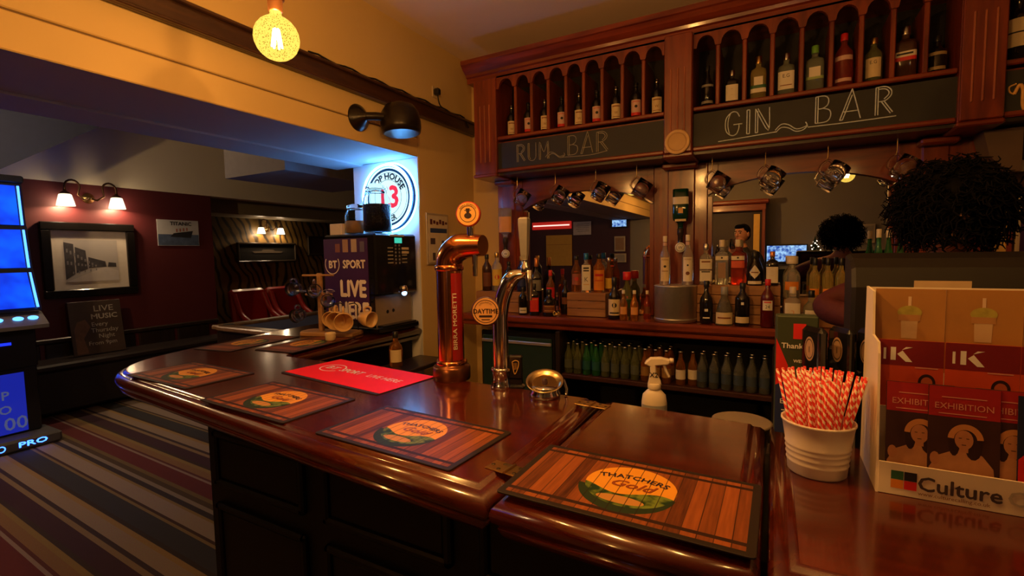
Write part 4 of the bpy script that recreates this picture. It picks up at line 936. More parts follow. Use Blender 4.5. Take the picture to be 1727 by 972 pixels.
def cup(name, label, loc, rot, mat_, s=1.0, grp=None):
    t = thing(name, label, 'mug' if 'mug' in name else 'glass cup', loc, 0, grp)
    m = M(); m.T = rot
    m.lathe([(.001,0),(.026*s,0),(.029*s,.003),(.038*s,.035*s),(.041*s,.075*s),(.0385*s,.075*s),(.0355*s,.037*s),(.027*s,.008),(.001,.006)], 22); m.obj('bowl', mat_, t)
    h_ = M(); h_.T = rot; h_.tube(bez([(.038*s,0,.062*s),(.058*s,0,.064*s),(.062*s,0,.042*s),(.052*s,0,.022*s),(.034*s,0,.02*s)], 4), .005*s, 8); h_.obj('handle', mat_, t)
    return t
def hang(az, tilt): return Matrix.Rotation(az, 4, 'Z') @ Matrix.Rotation(tilt, 4, 'X') @ Matrix.Rotation(-PI/2, 4, 'Z')
ceram = P('cream_ceramic', (.72,.46,.20), .3, coat=.3)
mg = 'cream mugs on the mug stand'
def mug_rot(az): return Matrix.Rotation(az, 4, 'Z') @ Matrix.Rotation(PI/2+.10, 4, 'X') @ Matrix.Rotation(PI/2, 4, 'Z')
for i, (x, y, az, w) in enumerate(((-2.090,1.885,.80,'nearest and most open'),(-2.165,1.915,.62,'second'),(-2.235,1.945,.55,'third, behind the others'),(-2.035,1.96,1.55,'rightmost, turned edge-on'))):
    cup('coffee_mug', 'cream mug hanging sideways on the mug stand, %s' % w, (x,y,BT+.105), mug_rot(az), ceram, 1.25 if i < 2 else 1.1, mg)
for i, (x, y, z_, az, w) in enumerate(((-2.405,1.85,.275,.2,'upper left'),(-2.275,1.86,.27,.7,'upper right'),(-2.235,1.90,.21,.9,'middle right'),(-2.385,1.85,.125,.3,'lower left'))):
    cup('glass_cup', 'small glass cup hanging on the mug stand, %s one' % w, (x,y,BT+z_), mug_rot(az), glass, .95, 'glass cups on the mug stand')

cm = thing('coffee_machine', 'black bean-to-cup coffee machine against the blue-lit pier', 'coffee machine', (-2.2,2.22,BT), 0)
M().box((0,0,.40),(.42,.36,.36),.01).obj('body', blackgloss, cm)
M().box((-.02,0,.115),(.37,.34,.21),.006).obj('lower_body', P('grey_brown_panel', (.30,.23,.16), .45), cm)
M().box((.09,-.172,.115),(.19,.012,.205),.003).obj('lower_side', blackgloss, cm)
M().box((.0,0,.018),(.43,.36,.034),.006).obj('drip_base', blackgloss, cm)
M().box((.185,.01,.038),(.06,.29,.008),.002).obj('drip_tray', P('dark_slotted_tray', (.05,.05,.06), .25, .6), cm)
def onx(m, x):                                       # draw in XZ facing -Y, stand it on a face that looks along +X
    m.T = Matrix.Translation((x,0,0)) @ Matrix.Rotation(PI/2, 4, 'Z'); return m
q = onx(M(), .2115); q.rect(-.06,.065,.565,.575); q.obj('name_strip', P('silver_strip', (.5,.48,.44), .4), cm)
q = onx(M(), .2115); q.rect(-.02,.045,.525,.557); q.obj('display', E('green_display', (.05,.65,.45), .55), cm)
q = onx(M(), .2115)
for sx_ in (-.055,.068):
    for k in range(5): q.rect(sx_-.026,sx_+.02,.405+k*.022,.412+k*.022)
q.obj('drink_labels', P('dull_print', (.35,.33,.28), .5), cm)['kind'] = 'stuff'
q = onx(M(), .2115)
for sx_ in (-.012,.02):
    for k in range(6): q.rect(sx_-.007,sx_+.007,.40+k*.021,.412+k*.021)
q.obj('keypad', P('grey_keys', (.22,.22,.24), .4), cm)['kind'] = 'stuff'
for k in range(2):
    q = onx(M(), .2118); q.rect(.04,.105,.462+k*.024,.476+k*.024); q.obj('drink_button', P('cream_button', (.7,.58,.4), .4), cm)
nz_ = M(); nz_.T = Matrix.Translation((.215,.045,.245)); nz_.lathe([(.016,-.03),(.020,-.02),(.024,.0),(.018,.02),(.010,.024)], 16); nz_.obj('spout', chrome, cm)
M().ball((.222,.04,.222), .017).obj('spout_light', E('blue_spout_light', (.3,.55,1), 2.2), cm)
q = onx(M(), .1665); q.disc((-.05,0,.115), .011); q.disc((.0,0,.118), .011); q.obj('knob_mark', inkblack, cm)
ps = M().box((-.025,-.1835,.315),(.36,.004,.48)).obj('side_poster', P('purple_poster', (.055,.012,.10), .45, var=.3, vs=4), cm)
q = M(); text(q, 'BT', .062, (-.130,-.187,.382), 0, 1.0, bold=.0026); text(q, 'SPORT', .066, (.045,-.187,.382), 0, .92, bold=.0026)
q.ring((-.135,-.187,.405), .056, .062, 30, a0=PI*.82, a1=PI*2.18)
text(q, 'LIVE', .135, (.03,-.187,.215), 0, .86, bold=.0055); text(q, 'HERE', .135, (.03,-.187,.085), 0, .78, bold=.0055); q.obj('poster_lettering', P('pale_lettering', (.9,.8,.7), .5), ps)
q = M(); 
for k, (x_, w_, h_) in enumerate(((-.085,.04,.05),(-.02,.045,.075),(.05,.045,.075),(.115,.035,.06))): q.rect(x_-w_/2,x_+w_/2,.475,.475+h_,-.1868,k)
q.obj('poster_pictures', [P('poster_portrait_a', (.25,.09,.06), .5), P('poster_portrait_b', (.40,.24,.15), .5), P('poster_portrait_c', (.48,.36,.26), .5), P('poster_portrait_d', (.12,.10,.16), .5)], ps)['kind'] = 'stuff'
def jar(label, x, y, r, h, fillm, fh):
    t = thing('glass_jar', label, 'jar', (x, y, BT+.5805))
    M().lathe([(.001,.0),(r*.92,0),(r,.006),(r,h*.62),(r*.93,h*.72),(r*.72,h*.80),(r*.72,h*.86),(r*.70,h*.86),(r*.70,h*.80),(r*.9,h*.71),(r*.965,h*.62),(r*.965,.012),(.001,.010)], 24).obj('jar_glass', JG, t)
    M().lathe([(.001,.012),(r*.95,.0125),(r*.95,fh),(.001,fh+.004)], 24).obj('contents', fillm, t)
    M().lathe([(.001,h*.87),(r*.78,h*.87),(r*.80,h*.90),(r*.76,h*.94),(r*.4,h*.99),(.001,h)], 24).obj('lid', JG, t)
    M().tube([(r*.74*math.cos(a), r*.74*math.sin(a), h*.83) for a in [2*PI*k/20 for k in range(20)]], .0025, 6, closed=True).obj('wire_bail', chrome, t)
    M().tube([(-r*.74,0,h*.83),(-r*.98,-.004,h*.78),(-r*.92,-.004,h*.92),(-r*.6,0,h*.93)], .002, 6).obj('clip', chrome, t)
    return t
JG = P('thin_jar_glass', (.9,.97,1), .05, trans=1, ior=1.12, var=0)
jar('tall clip-top glass jar of dark coffee beans on the coffee machine', -2.09, 2.17, .082, .30, P('coffee_beans', (.018,.012,.014), .4, var=.5, vs=90, bump=1), .175)
jar('shorter clip-top glass jar half full of brown sugar on the coffee machine', -2.265, 2.17, .068, .19, P('brown_sugar', (.50,.26,.12), .8, var=.15, vs=120), .085)
t = M().box((0,0,.035),(.10,.06,.07),.003); o = t.obj('paper_packet', P('cream_packet', (.75,.62,.45), .6), None, (-2.36,2.12,BT+.5805)); tag(o, 'small cream packet standing at the left edge of the coffee machine top', 'packet')
bottle('small whisky bottle with cream label under the return arm', -1.88, 2.06, .92, .20, .038, 'jug', 'amber', bcap, [(.15,.5,.9,cream)])
lg = M().box((-1.86,2.03,.905),(.22,.7,.025),.004).obj('under_shelf', darkwood); tag(lg, 'dark shelf on the staff side under the return arm', 'shelf')

t = thing('gold_bow', 'small shiny gold gift bow on the back shelf beside the square crate', 'bow', (-1.165,2.712,SH))
gb_ = P('shiny_gold_foil', (.85,.62,.22), .2, 1)
for k in range(6):
    a = k*PI/3+.3; M().tube(bez([(0,0,.014),(.016*math.cos(a),.010*math.sin(a),.020+.012*(k % 2)),(.022*math.cos(a+.3),.013*math.sin(a+.3),.010),(0,0,.010)], 4), .0028, 6).obj('bow_loop', gb_, t)
M().ball((0,0,.012), (.008,.008,.012)).obj('bow_knot', gb_, t)
# ================================================================ right-hand counter: straws, card, pumps, leaflets, till
def straw_mat():
    m, n, l, b = nt('red_white_paper_spiral')
    c = n.new('ShaderNodeTexCoord'); g_ = n.new('ShaderNodeTexGradient'); g_.gradient_type = 'RADIAL'; sp = n.new('ShaderNodeSeparateXYZ')
    l.new(c.outputs['Object'], g_.inputs[0]); l.new(c.outputs['Object'], sp.inputs[0])
    k = n.new('ShaderNodeMath'); k.operation = 'MULTIPLY_ADD'; k.inputs[1].default_value = 62; l.new(sp.outputs[2], k.inputs[0]); l.new(g_.outputs['Fac'], k.inputs[2])
    f = n.new('ShaderNodeMath'); f.operation = 'FRACT'; l.new(k.outputs[0], f.inputs[0])
    s = n.new('ShaderNodeMath'); s.operation = 'GREATER_THAN'; s.inputs[1].default_value = .42; l.new(f.outputs[0], s.inputs[0])
    mx = n.new('ShaderNodeMix'); mx.data_type = 'RGBA'; mx.inputs[6].default_value = (.80,.66,.5,1); mx.inputs[7].default_value = (.68,.03,.02,1)
    l.new(s.outputs[0], mx.inputs[0]); l.new(mx.outputs[2], b.inputs['Base Color']); b.inputs['Roughness'].default_value = .6
    return m
pt = thing('straw_pot', 'white ribbed metal pot crammed with striped paper straws', 'pot', (.085,1.125,BT))
potm = P('white_enamel', (.76,.66,.54), .35, var=.04)
M().lathe([(.001,0),(.045,.0),(.048,.003),(.0495,.022),(.0508,.024),(.0495,.026),(.0505,.034),(.0518,.036),(.0505,.038),(.0515,.046),(.0528,.048),(.0515,.050),(.0525,.056),(.0538,.058),(.0525,.060),(.0585,.102),(.0605,.104),(.0605,.107),(.058,.108),(.0565,.104),(.046,.006),(.001,.005)], 40, sx=1.08, sy=1.08).obj('pot_body', potm, pt)
sm_ = M(); sm_.lathe([(.0027,0),(.0027,.195),(.002,.195),(.002,.19)], 10, smooth=True); smesh = sm_.mesh('paper_straw', straw_mat())
random.seed(11); pts = []
for k in range(3000):
    a = random.uniform(0, 2*PI); r = .038*math.sqrt(random.random()); p_ = (r*math.cos(a), r*math.sin(a))
    if all((p_[0]-q[0])**2+(p_[1]-q[1])**2 > .0066**2 for q in pts): pts.append(p_)
    if len(pts) >= 74: break
for px_, py_ in pts:
    o = bpy.data.objects.new('paper_straw', smesh); COL.objects.link(o)
    tx, ty = px_*1.0+.002, py_*1.0
    base_ = Vector((.085+px_*.84, 1.125+py_*.84, BT+.007+random.uniform(0,.004))); top_ = Vector((.085+px_+tx+.0, 1.125+py_+ty, BT+.2))
    d_ = (top_-base_).normalized(); o.location = base_; o.rotation_euler = d_.to_track_quat('Z', 'Y').to_euler()
    tag(o, 'red and white striped paper straw standing in the white pot', 'straw', 'striped straws in the pot')

gc = thing('charity_carton', 'green, red and blue printed thank-you carton behind the straw pot', 'carton', (.052,1.352,BT), .05)
M().box((0,0,.145),(.088,.05,.29),.003).obj('carton_body', P('dark_green_card', (.035,.05,.022), .5), gc)
q = M(); q.rect(-.0435,.0435,.002,.135,-.0255); q.obj('blue_panel', P('deep_blue_card', (.012,.025,.12), .5), gc)
q = M(); q.add([(-.0435,-.0258,.235),(-.0435,-.0258,.12),(-.012,-.0258,.135),(-.018,-.0258,.17)], [(0,1,2,3)]); q.obj('red_flash', inkred, gc)
q = M(); q.rect(-.008,.018,.235,.272,-.0257); q.obj('red_square', inkred, gc)
q = M(); q.rect(.019,.040,.238,.262,-.0257); q.obj('peach_square', P('peach_square', (.65,.35,.12), .5), gc)
q = M(); text(q, 'Thank you', .018, (.006,-.0259,.212), 0, 1, bold=.0003); text(q, 'WESTERN', .010, (.016,-.0259,.178), 0, 1, bold=.0003); text(q, 'Enjoy', .017, (-.015,-.0259,.075)); q.rect(-.03,.02,.058,.060,-.0259); q.rect(-.03,.02,.05,.052,-.0259); q.rect(-.03,.02,.04,.042,-.0259)
q.obj('carton_lettering', inkwhite, gc)['kind'] = 'stuff'

for i, (x, y, w) in enumerate(((.086,1.285,'left'),(.140,1.298,'middle'),(.192,1.292,'right'))):
    t = thing('keg_tap', 'black keg tap with an oval badge behind the straws, %s of three' % w, 'beer tap', (x, y, BT), -1.05)
    M().slab(rrect(.020,.016,.005), [(0,0),(0,.16),(.003,.17)]).obj('pillar', blackgloss, t)
    M().slab(rrect(.034,.011,.008), [(.006,.165),(0,.175),(0,.262),(.008,.272)]).obj('lens_plate', blackgloss, t)
    q = M(); q.disc((0,-.0115,.222), .017, .028, 24); q.obj('oval_badge', P('badge_bronze', (.40,.25,.14), .4), t)
    q = M(); q.ring((0,-.012,.222), .013, .0145, 24, sy=1.6); text(q, '1', .02, (0,-.012,.214)); q.obj('badge_print', inkblack, t)

ls = thing('leaflet_stand', 'white card leaflet stand with Culture Calling lip on the right counter', 'leaflet stand', (.178,1.075,BT))
card = P('white_card', (.74,.64,.50), .6, var=.04)
def yz(m): m.T = Matrix(((0,0,1,0),(1,0,0,0),(0,1,0,0),(0,0,0,1))); return m
side = [(0,0),(.004,.06),(.022,.255),(.030,.275),(.085,.28),(.095,.365),(.17,.37),(.18,0)]
yz(M()).prism(side, -.004, 0).obj('side_panel', card, ls)
yz(M()).prism(side, .46, .464).obj('side_panel', card, ls)
M().box((.23,.002,.03),(.46,.004,.058)).obj('front_lip', card, ls)
M().box((.23,.088,.003),(.458,.17,.005)).obj('tray_floor', card, ls)
for y_, h_ in ((.052,.15),(.105,.21)): M().box((.23,y_,h_/2),(.458,.003,h_)).obj('tier_board', card, ls)
M().box((.23,.175,.185),(.458,.004,.366)).obj('back_board', card, ls)
lp = M()
for k, (a, b, m_) in enumerate(((0,0,0),(1,0,1),(0,1,2),(1,1,3))): lp.rect(.018+a*.019,.036+a*.019,.030-b*.0165,.046-b*.0165,-.0006,k)
lp.obj('logo_squares', [inkgreen, inkblack, lor, inkred], ls)
q = M(); text(q, 'Culture', .036, (.112,-.0007,.017), 0, 1, bold=.0007); q.obj('lip_lettering', P('charcoal_ink', (.06,.04,.04), .6), ls)
q = M(); text(q, 'Calling', .036, (.222,-.0007,.017), 0, 1, bold=.0004); q.obj('lip_lettering', P('grey_ink', (.42,.36,.3), .6), ls)
q = M(); text(q, 'www.culturecalling.co.uk', .0095, (.105,-.0007,.0075)); q.obj('web_address', inkbrown, ls)
def leaflet(label, x, y, z, w, h, tilt, basem, draw):
    t = thing('leaflet', label, 'leaflet', (x, y, z)); t.rotation_euler = (-tilt, 0, random.uniform(-.02,.02))
    M().box((0,.001,h/2),(w,.0022,h)).obj('sheet', basem, t)
    draw(t)
    return t
exm = P('dark_exhibition_print', (.05,.018,.012), .45, var=.5, vs=14); exr = P('crimson_print', (.38,.018,.014), .45, var=.08)
skin_p = P('printed_skin', (.46,.20,.09), .5, var=.25, vs=30); hatm = P('printed_straw_hat', (.55,.24,.08), .5); drs = P('printed_dress', (.5,.24,.11), .5, var=.3, vs=40)
def ex_draw(t):
    q = M(); q.rect(-.0475,.0475,.138,.1915,-.0003); q.obj('red_band', exr, t)
    q = M(); text(q, 'EXHIBITION', .0155, (0,-.0008,.152), 0, .95); q.rect(-.03,.03,.172,.1735,-.0008); q.rect(-.034,.03,.143,.1445,-.0008); q.obj('leaflet_lettering', P('pale_red_ink', (.66,.30,.22), .5), t)
    q = M(); q.add([(a,-.0005,b) for a, b in ((-.043,.012),(-.046,.045),(-.034,.068),(-.016,.078),(-.006,.084),(.012,.084),(.026,.075),(.040,.055),(.044,.012))], [list(range(9))]); q.obj('figure_dress', drs, t)
    q = M(); q.disc((-.022,-.0007,.035), .013, .011, 14); q.disc((.020,-.0007,.030), .012, .009, 14); q.disc((-.038,-.0007,.062), .007, .012, 12); q.obj('figure_hands', skin_p, t)
    q = M(); q.disc((.014,-.00055,.092), .012, .026, 14); q.disc((-.012,-.00055,.094), .008, .024, 14); q.obj('figure_hair', P('printed_hair', (.03,.01,.006), .5), t)
    q = M(); q.disc((.001,-.0008,.100), .0125, .017, 18); q.rect(-.005,.007,.078,.088,-.00075); q.obj('figure_face', skin_p, t)
    q = M(); q.rect(-.006,-.002,.102,.1032,-.0009); q.rect(.004,.008,.102,.1032,-.0009); q.rect(-.002,.004,.0905,.0918,-.0009); q.obj('figure_features', P('printed_hair', (.03,.01,.006), .5), t)
    q = M(); q.ring((.003,-.00095,.100), .0155, .024, 18, a0=.1, a1=PI-.05, sy=1.15); q.obj('figure_hat', hatm, t)
for i, (x, w) in enumerate(((.238,'leftmost'),(.298,'central'),(.362,'right-hand'))):
    leaflet('exhibition leaflet with a woman in a straw hat, %s in the front tier' % w, x, 1.092-.003*(i == 1), BT+.012, .096, .192, .07, exm, ex_draw)
def blue_draw(t):
    q = M(); text(q, 'N', .034, (-.028,-.0008,.13), 0, 1); q.obj('leaflet_lettering', cream, t)
    q = M(); q.add([(a,-.0005,b) for a, b in ((-.045,.01),(-.045,.08),(-.02,.11),(.02,.105),(.045,.07),(.045,.01))], [list(range(6))]); q.obj('red_costume', inkred, t)
leaflet('dark blue leaflet with cream capital at the right end of the front tier', .412, 1.086, BT+.012, .092, .187, .07, P('navy_print', (.015,.02,.06), .45), blue_draw)
orng = P('orange_red_print', (.60,.07,.015), .45, var=.35, vs=9)
def k_draw(t):
    q = M(); q.rect(-.0498,.0498,.195,.2438,-.0003); q.obj('dark_red_band', P('dark_red_print', (.20,.012,.012), .45), t)
    q = M(); q.rect(-.029,-.021,.205,.23,-.0006); q.add([(-.019,-.0006,.217),(-.011,-.0006,.224),(.004,-.0006,.203),(-.006,-.0006,.203)], [(0,3,2,1)]); q.add([(-.012,-.0006,.225),(.004,-.0006,.231),(-.006,-.0006,.231)], [(0,1,2)]); q.rect(-.04,-.036,.206,.228,-.0006); q.obj('white_k_logo', inkwhite, t)
    q = M(); q.disc((.026,-.0006,.163), .0115, .017, 18); q.rect(.020,.032,.135,.152,-.00055); q.obj('printed_man', P('printed_man_tone', (.46,.10,.04), .5), t)
    q = M(); q.ring((.026,-.0008,.166), .0085, .0128, 16, a0=-.2, a1=PI+.2, sy=1.25); q.ring((.026,-.0008,.158), .007, .0108, 14, a0=PI+.2, a1=2*PI-.2, sy=1.25); q.rect(.010,.042,.100,.138,-.0005); q.obj('printed_hair', P('printed_hair', (.03,.01,.006), .5), t)
    q = M(); q.rect(.008,.042,.192,.194,-.0006); q.obj('print_line', P('pale_red_ink', (.66,.30,.22), .5), t)
for i, (x, w) in enumerate(((.2305,'left'),(.332,'middle'),(.433,'right'))):
    leaflet('red leaflet with a white K and a bearded face in the second tier, %s' % w, x, 1.143, BT+.03, .100, .244, .03, orng, k_draw)
tanm = P('golden_brown_print', (.42,.20,.05), .45, var=.45, vs=5)
def d_draw(t):
    q = M(); q.add([(a,-.0006,b) for a, b in ((-.013,.272),(.013,.272),(.012,.235),(-.012,.235))], [(0,3,2,1)]); q.obj('printed_glass', P('printed_ivory_glass', (.52,.36,.2), .5), t)
    q = M(); q.disc((0,-.0008,.287), .019, .013, 20); q.obj('printed_garnish', P('printed_garnish', (.35,.30,.05), .5, var=.5, vs=60), t)
    q = M(); q.rect(-.017,.017,.270,.282,-.0009); q.obj('printed_wrap', P('printed_wrap', (.40,.20,.07), .5), t)
    q = M(); q.rect(-.0025,.0025,.296,.318,-.0007); q.obj('printed_straw', P('printed_straw', (.62,.45,.3), .5), t)
for i, (x, w) in enumerate(((.218,'left'),(.327,'middle'),(.436,'right'))):
    leaflet('golden leaflet showing a garnished drink in the back tier, %s' % w, x+.02, 1.198, BT+.035, .108, .333, .02, tanm, d_draw)
o = M().box((0,0,.19),(.09,.003,.38)).obj('menu_card', P('aged_card', (.5,.36,.2), .6), None, (.305,1.285,BT)); tag(o, 'plain cream card standing just behind the leaflet stand', 'card')

tl_ = thing('till', 'black touch-screen till seen from behind on the right counter', 'till', (.46,1.395,BT))
M().slab(rrect(.14,.09,.02), [(.004,0),(0,.004),(0,.03),(.02,.045)]).obj('foot', black, tl_)
M().box((0,.02,.15),(.10,.06,.24),.01).obj('neck', black, tl_)
hs = yz(M()); hs.slab([(-.045,.20),(-.05,.36),(-.035,.405),(.0,.425),(.075,.437),(.09,.43),(.07,.19)][::-1], [(.006,-.30),(0,-.292),(0,.292),(.006,.30)]); hs.obj('screen_housing', P('black_till_plastic', (.007,.005,.004), .5), tl_)
M().box((.115,.037,.4345),(.004,.06,.004)).obj('seam', inkblack, tl_); M().box((.045,.02,.432),(.03,.004,.004)).obj('status_light', P('pale_mark', (.5,.38,.2), .5), tl_)
sc = M(); sc.T = Matrix.Translation((0,.088,.31)) @ Matrix.Rotation(-.1, 4, 'X'); sc.box((0,0,0),(.54,.006,.2)); sc.obj('touch_screen', blackgloss, tl_)

# ================================================================ people
def person_body(name, joints, edges, root, mats, zone, extra=None, parent=None):
    me = bpy.data.meshes.new(name); names = list(joints)
    me.from_pydata([joints[k][0] for k in names], [(names.index(a), names.index(b)) for a, b in edges], [])
    o = bpy.data.objects.new(name+'_armature_source', me); COL.objects.link(o)
    md = o.modifiers.new('skin', 'SKIN'); 
    if not me.skin_vertices: 
        me.attributes  # skin layer is created with the modifier below
    sk = me.skin_vertices[0].data if len(me.skin_vertices) else None
    if sk is None:
        import bmesh
        bm = bmesh.new(); bm.from_mesh(me); bm.verts.layers.skin.verify(); bm.to_mesh(me); bm.free(); sk = me.skin_vertices[0].data
    for i, k in enumerate(names):
        r = joints[k][1]; sk[i].radius = r if isinstance(r, tuple) else (r, r); sk[i].use_root = (k == root)
    md.use_smooth_shade = True
    sb = o.modifiers.new('sub', 'SUBSURF'); sb.levels = 2; sb.render_levels = 2
    dg = bpy.context.evaluated_depsgraph_get(); ev = o.evaluated_get(dg); m2 = ev.to_mesh()
    b = M(); vs = [tuple(v.co) for v in m2.vertices]
    for p in m2.polygons:
        pass
    off = len(b.v); b.v += vs
    for p in m2.polygons:
        c = p.center; b.f.append([i+off for i in p.vertices]); b.mi.append(zone(c)); b.sm.append(True)
    ev.to_mesh_clear(); bpy.data.objects.remove(o)
    if extra: extra(b)
    return b.obj('body', mats, parent)
def add_head(b, c, face, r=.078, mi=0):              # ellipsoid head with nose, brow, ears, lips and chin, looking along angle 'face' about z
    T_ = Matrix.Translation(c) @ Matrix.Rotation(face, 4, 'Z'); old = b.T; b.T = T_
    b.ball((0,0,.01), (.073,.088,.105), 18, 14, mi); b.ball((0,-.025,-.06), (.052,.058,.052), 14, 8, mi)
    b.tube([(0,-.082,.022),(0,-.098,-.008),(0,-.104,-.022),(0,-.084,-.03)], [.008,.011,.014,.008], 8, mi)
    for s in (-1, 1):
        b.ball((s*.074,.01,-.005), (.010,.020,.030), 8, 6, mi); b.ball((s*.030,-.078,.012), (.012,.010,.008), 8, 6, 3)
        b.tube([(s*.014,-.088,.032),(s*.030,-.086,.036),(s*.048,-.074,.030)], .005, 6, 4)
    b.tube([(-.022,-.080,-.058),(0,-.088,-.056),(.022,-.080,-.058)], [.004,.007,.004], 6, 5)
    b.T = old
def add_hand(b, T_, mi=0, curl=.9):                  # palm along +Z of T_, fingers beyond, thumb from its side
    old = b.T; b.T = T_
    b.slab(rrect(.040,.014,.010), [(.014,-.02),(.006,.0),(0,.04),(.003,.078),(.008,.084)], mi, True)
    for k, (x, L) in enumerate(((-.030,.066),(-.010,.076),(.011,.071),(.030,.056))):
        a = curl; p = Vector((x,0,.078)); pts = [p.copy()]; ang = .15
        for seg in (.45,.32,.23):
            ang += a*.62; p = p+Vector((0,-math.sin(ang)*L*seg, math.cos(ang)*L*seg)); pts.append(p.copy())
        b.tube([tuple(v) for v in pts], [.0095,.009,.008,.0065], 8, mi)
    b.tube([(-.034,-.002,.018),(-.056,-.012,.040),(-.058,-.026,.062),(-.050,-.036,.078)], [.013,.011,.0095,.007], 8, mi)
    b.T = old
skinm = P('warm_skin', (.48,.22,.12), .5, var=.06); hairm = P('near_black_hair', (.0025,.002,.002), .85, var=.3, vs=60, spec=.12); eyem = P('dark_eye', (.03,.02,.015), .2); lipm = P('lip', (.38,.12,.09), .5)
browm = P('dark_brow', (.02,.01,.008), .6); trous = P('black_trousers', (.012,.012,.014), .8)
# the member of staff behind the till
bx_, by_ = .43, 1.78
sweater = P('maroon_jumper', (.06,.006,.009), .8, var=.15, vs=60, bump=.2)
J = {'pelvis': ((bx_,by_+.03,.93),.135),'waist': ((bx_,by_+.03,1.08),.12),'chest': ((bx_,by_+.01,1.27),(.155,.12)),'upper': ((bx_,by_+.0,1.41),(.12,.09)),'neck': ((bx_,by_-.005,1.50),.052),'skull': ((bx_,by_-.01,1.57),.05),
 'sl': ((bx_-.155,by_+.0,1.425),.062),'el': ((.125,1.755,1.365),.050),'wl': ((.235,1.65,1.345),.034),
 'sr': ((bx_+.155,by_+.0,1.425),.062),'er': ((bx_+.29,by_-.03,1.30),.050),'wr': ((bx_+.16,by_-.12,1.31),.034),
 'hl': ((bx_-.09,by_+.03,.86),.10),'kl': ((bx_-.10,by_+.02,.48),.062),'al': ((bx_-.10,by_+.05,.10),.042),'tl': ((bx_-.11,by_-.08,.045),.038),
 'hr': ((bx_+.09,by_+.03,.86),.10),'kr': ((bx_+.10,by_+.02,.48),.062),'ar': ((bx_+.10,by_+.05,.10),.042),'tr': ((bx_+.11,by_-.08,.045),.038)}
ED = [('pelvis','waist'),('waist','chest'),('chest','upper'),('upper','neck'),('neck','skull'),('upper','sl'),('sl','el'),('el','wl'),('upper','sr'),('sr','er'),('er','wr'),('pelvis','hl'),('hl','kl'),('kl','al'),('al','tl'),('pelvis','hr'),('hr','kr'),('kr','ar'),('ar','tr')]
pr_ = thing('person', 'person with big dark curly hair and maroon top bent over behind the till', 'person', (bx_,by_,0))
def zb(c): return 2 if c.z < .93 else (0 if c.z > 1.475 else 1)
def xb(b):
    add_head(b, Vector((bx_-.005,by_-.03,1.65)), 0.0)
    add_hand(b, Matrix.Translation((.235,1.65,1.345)) @ Matrix.Rotation(1.2, 4, 'X') @ Matrix.Rotation(.5, 4, 'Y'))
    add_hand(b, Matrix.Translation((bx_+.16,by_-.12,1.31)) @ Matrix.Rotation(1.2, 4, 'X') @ Matrix.Rotation(-.3, 4, 'Y'))
bo = person_body('staff_body', J, ED, 'pelvis', [skinm, sweater, trous, eyem, browm, lipm], zb, xb, pr_); bo.location = -pr_.location
hr_ = M(); random.seed(5); hc = Vector((bx_-.005,by_-.035,1.664))
hr_.ball(hc, (.108,.112,.105), 18, 12)
for k in range(1100):
    v = Vector((random.gauss(0,1), random.gauss(0,1), random.gauss(0,1))).normalized()
    if v.z < -.85: continue
    st_ = hc+Vector((v.x*.10, v.y*.102, v.z*.098)); L = random.uniform(.03,.062); u_ = v.orthogonal().normalized(); w_ = v.cross(u_); ph = random.uniform(0,6.28); cr__ = random.uniform(.006,.011); pts_ = []
    for j in range(8):
        t_ = j/7; a = ph+t_*9; pts_.append(st_+v*L*t_+(u_*math.cos(a)+w_*math.sin(a))*cr__*(.4+t_)+Vector((0,0,-.018*t_*t_)))
    hr_.tube(pts_, [.0026]*5+[.0022,.0018,.001], 4, 0, False, False)
o = hr_.obj('curly_hair', hairm, pr_, tuple(-pr_.location)); o['kind'] = 'stuff'
# the customer reflected in the gin bar mirror, standing behind the camera
px0, py0 = -.33, -.34
pr_ = thing('person', 'dark-haired man in a black jacket raising a glass, seen in the gin mirror', 'person', (px0,py0,0))
jack = P('black_jacket', (.014,.013,.015), .7, var=.2, vs=40)
J = {'pelvis': ((px0,py0,.98),.135),'waist': ((px0,py0,1.13),.125),'chest': ((px0,py0,1.33),(.165,.125)),'upper': ((px0,py0,1.48),(.12,.09)),'neck': ((px0,py0,1.575),.055),'skull': ((px0,py0,1.65),.05),
 'sl': ((px0-.17,py0,1.49),.065),'el': ((px0-.25,py0+.10,1.27),.050),'wl': ((px0-.10,py0+.20,1.53),.032),
 'sr': ((px0+.17,py0,1.49),.065),'er': ((px0+.23,py0-.02,1.20),.052),'wr': ((px0+.23,py0+.10,.97),.034),
 'hl': ((px0-.09,py0,.90),.10),'kl': ((px0-.10,py0-.01,.50),.064),'al': ((px0-.11,py0-.04,.10),.043),'tl': ((px0-.12,py0+.11,.045),.038),
 'hr': ((px0+.09,py0,.90),.10),'kr': ((px0+.10,py0-.01,.50),.064),'ar': ((px0+.11,py0-.04,.10),.043),'tr': ((px0+.12,py0+.11,.045),.038)}
def zm(c):
    if c.z > 1.575 and abs(c.x-px0) < .07 and c.y < py0+.1: return 0
    return 2 if c.z < .96 and abs(c.x-px0) < .2 else 1
def xm(b):
    add_head(b, Vector((px0,py0+.02,1.735)), PI+.55)
    add_hand(b, Matrix.Translation((px0-.10,py0+.20,1.53)) @ Matrix.Rotation(.4, 4, 'Y') @ Matrix.Rotation(PI, 4, 'Z') , 0, 1.2)
    add_hand(b, Matrix.Translation((px0+.23,py0+.10,.97)) @ Matrix.Rotation(PI-.3, 4, 'X'), 0, .6)
bo = person_body('man_body', J, ED, 'pelvis', [skinm, jack, trous, eyem, browm, lipm], zm, xm, pr_); bo.location = -pr_.location
hh = M(); hh.T = Matrix.Translation((px0,py0+.02,1.735)) @ Matrix.Rotation(PI+.55, 4, 'Z'); hh.ball((0,.018,.038), (.079,.090,.085), 18, 12); hh.ball((0,-.05,.085), (.06,.045,.03), 12, 8)
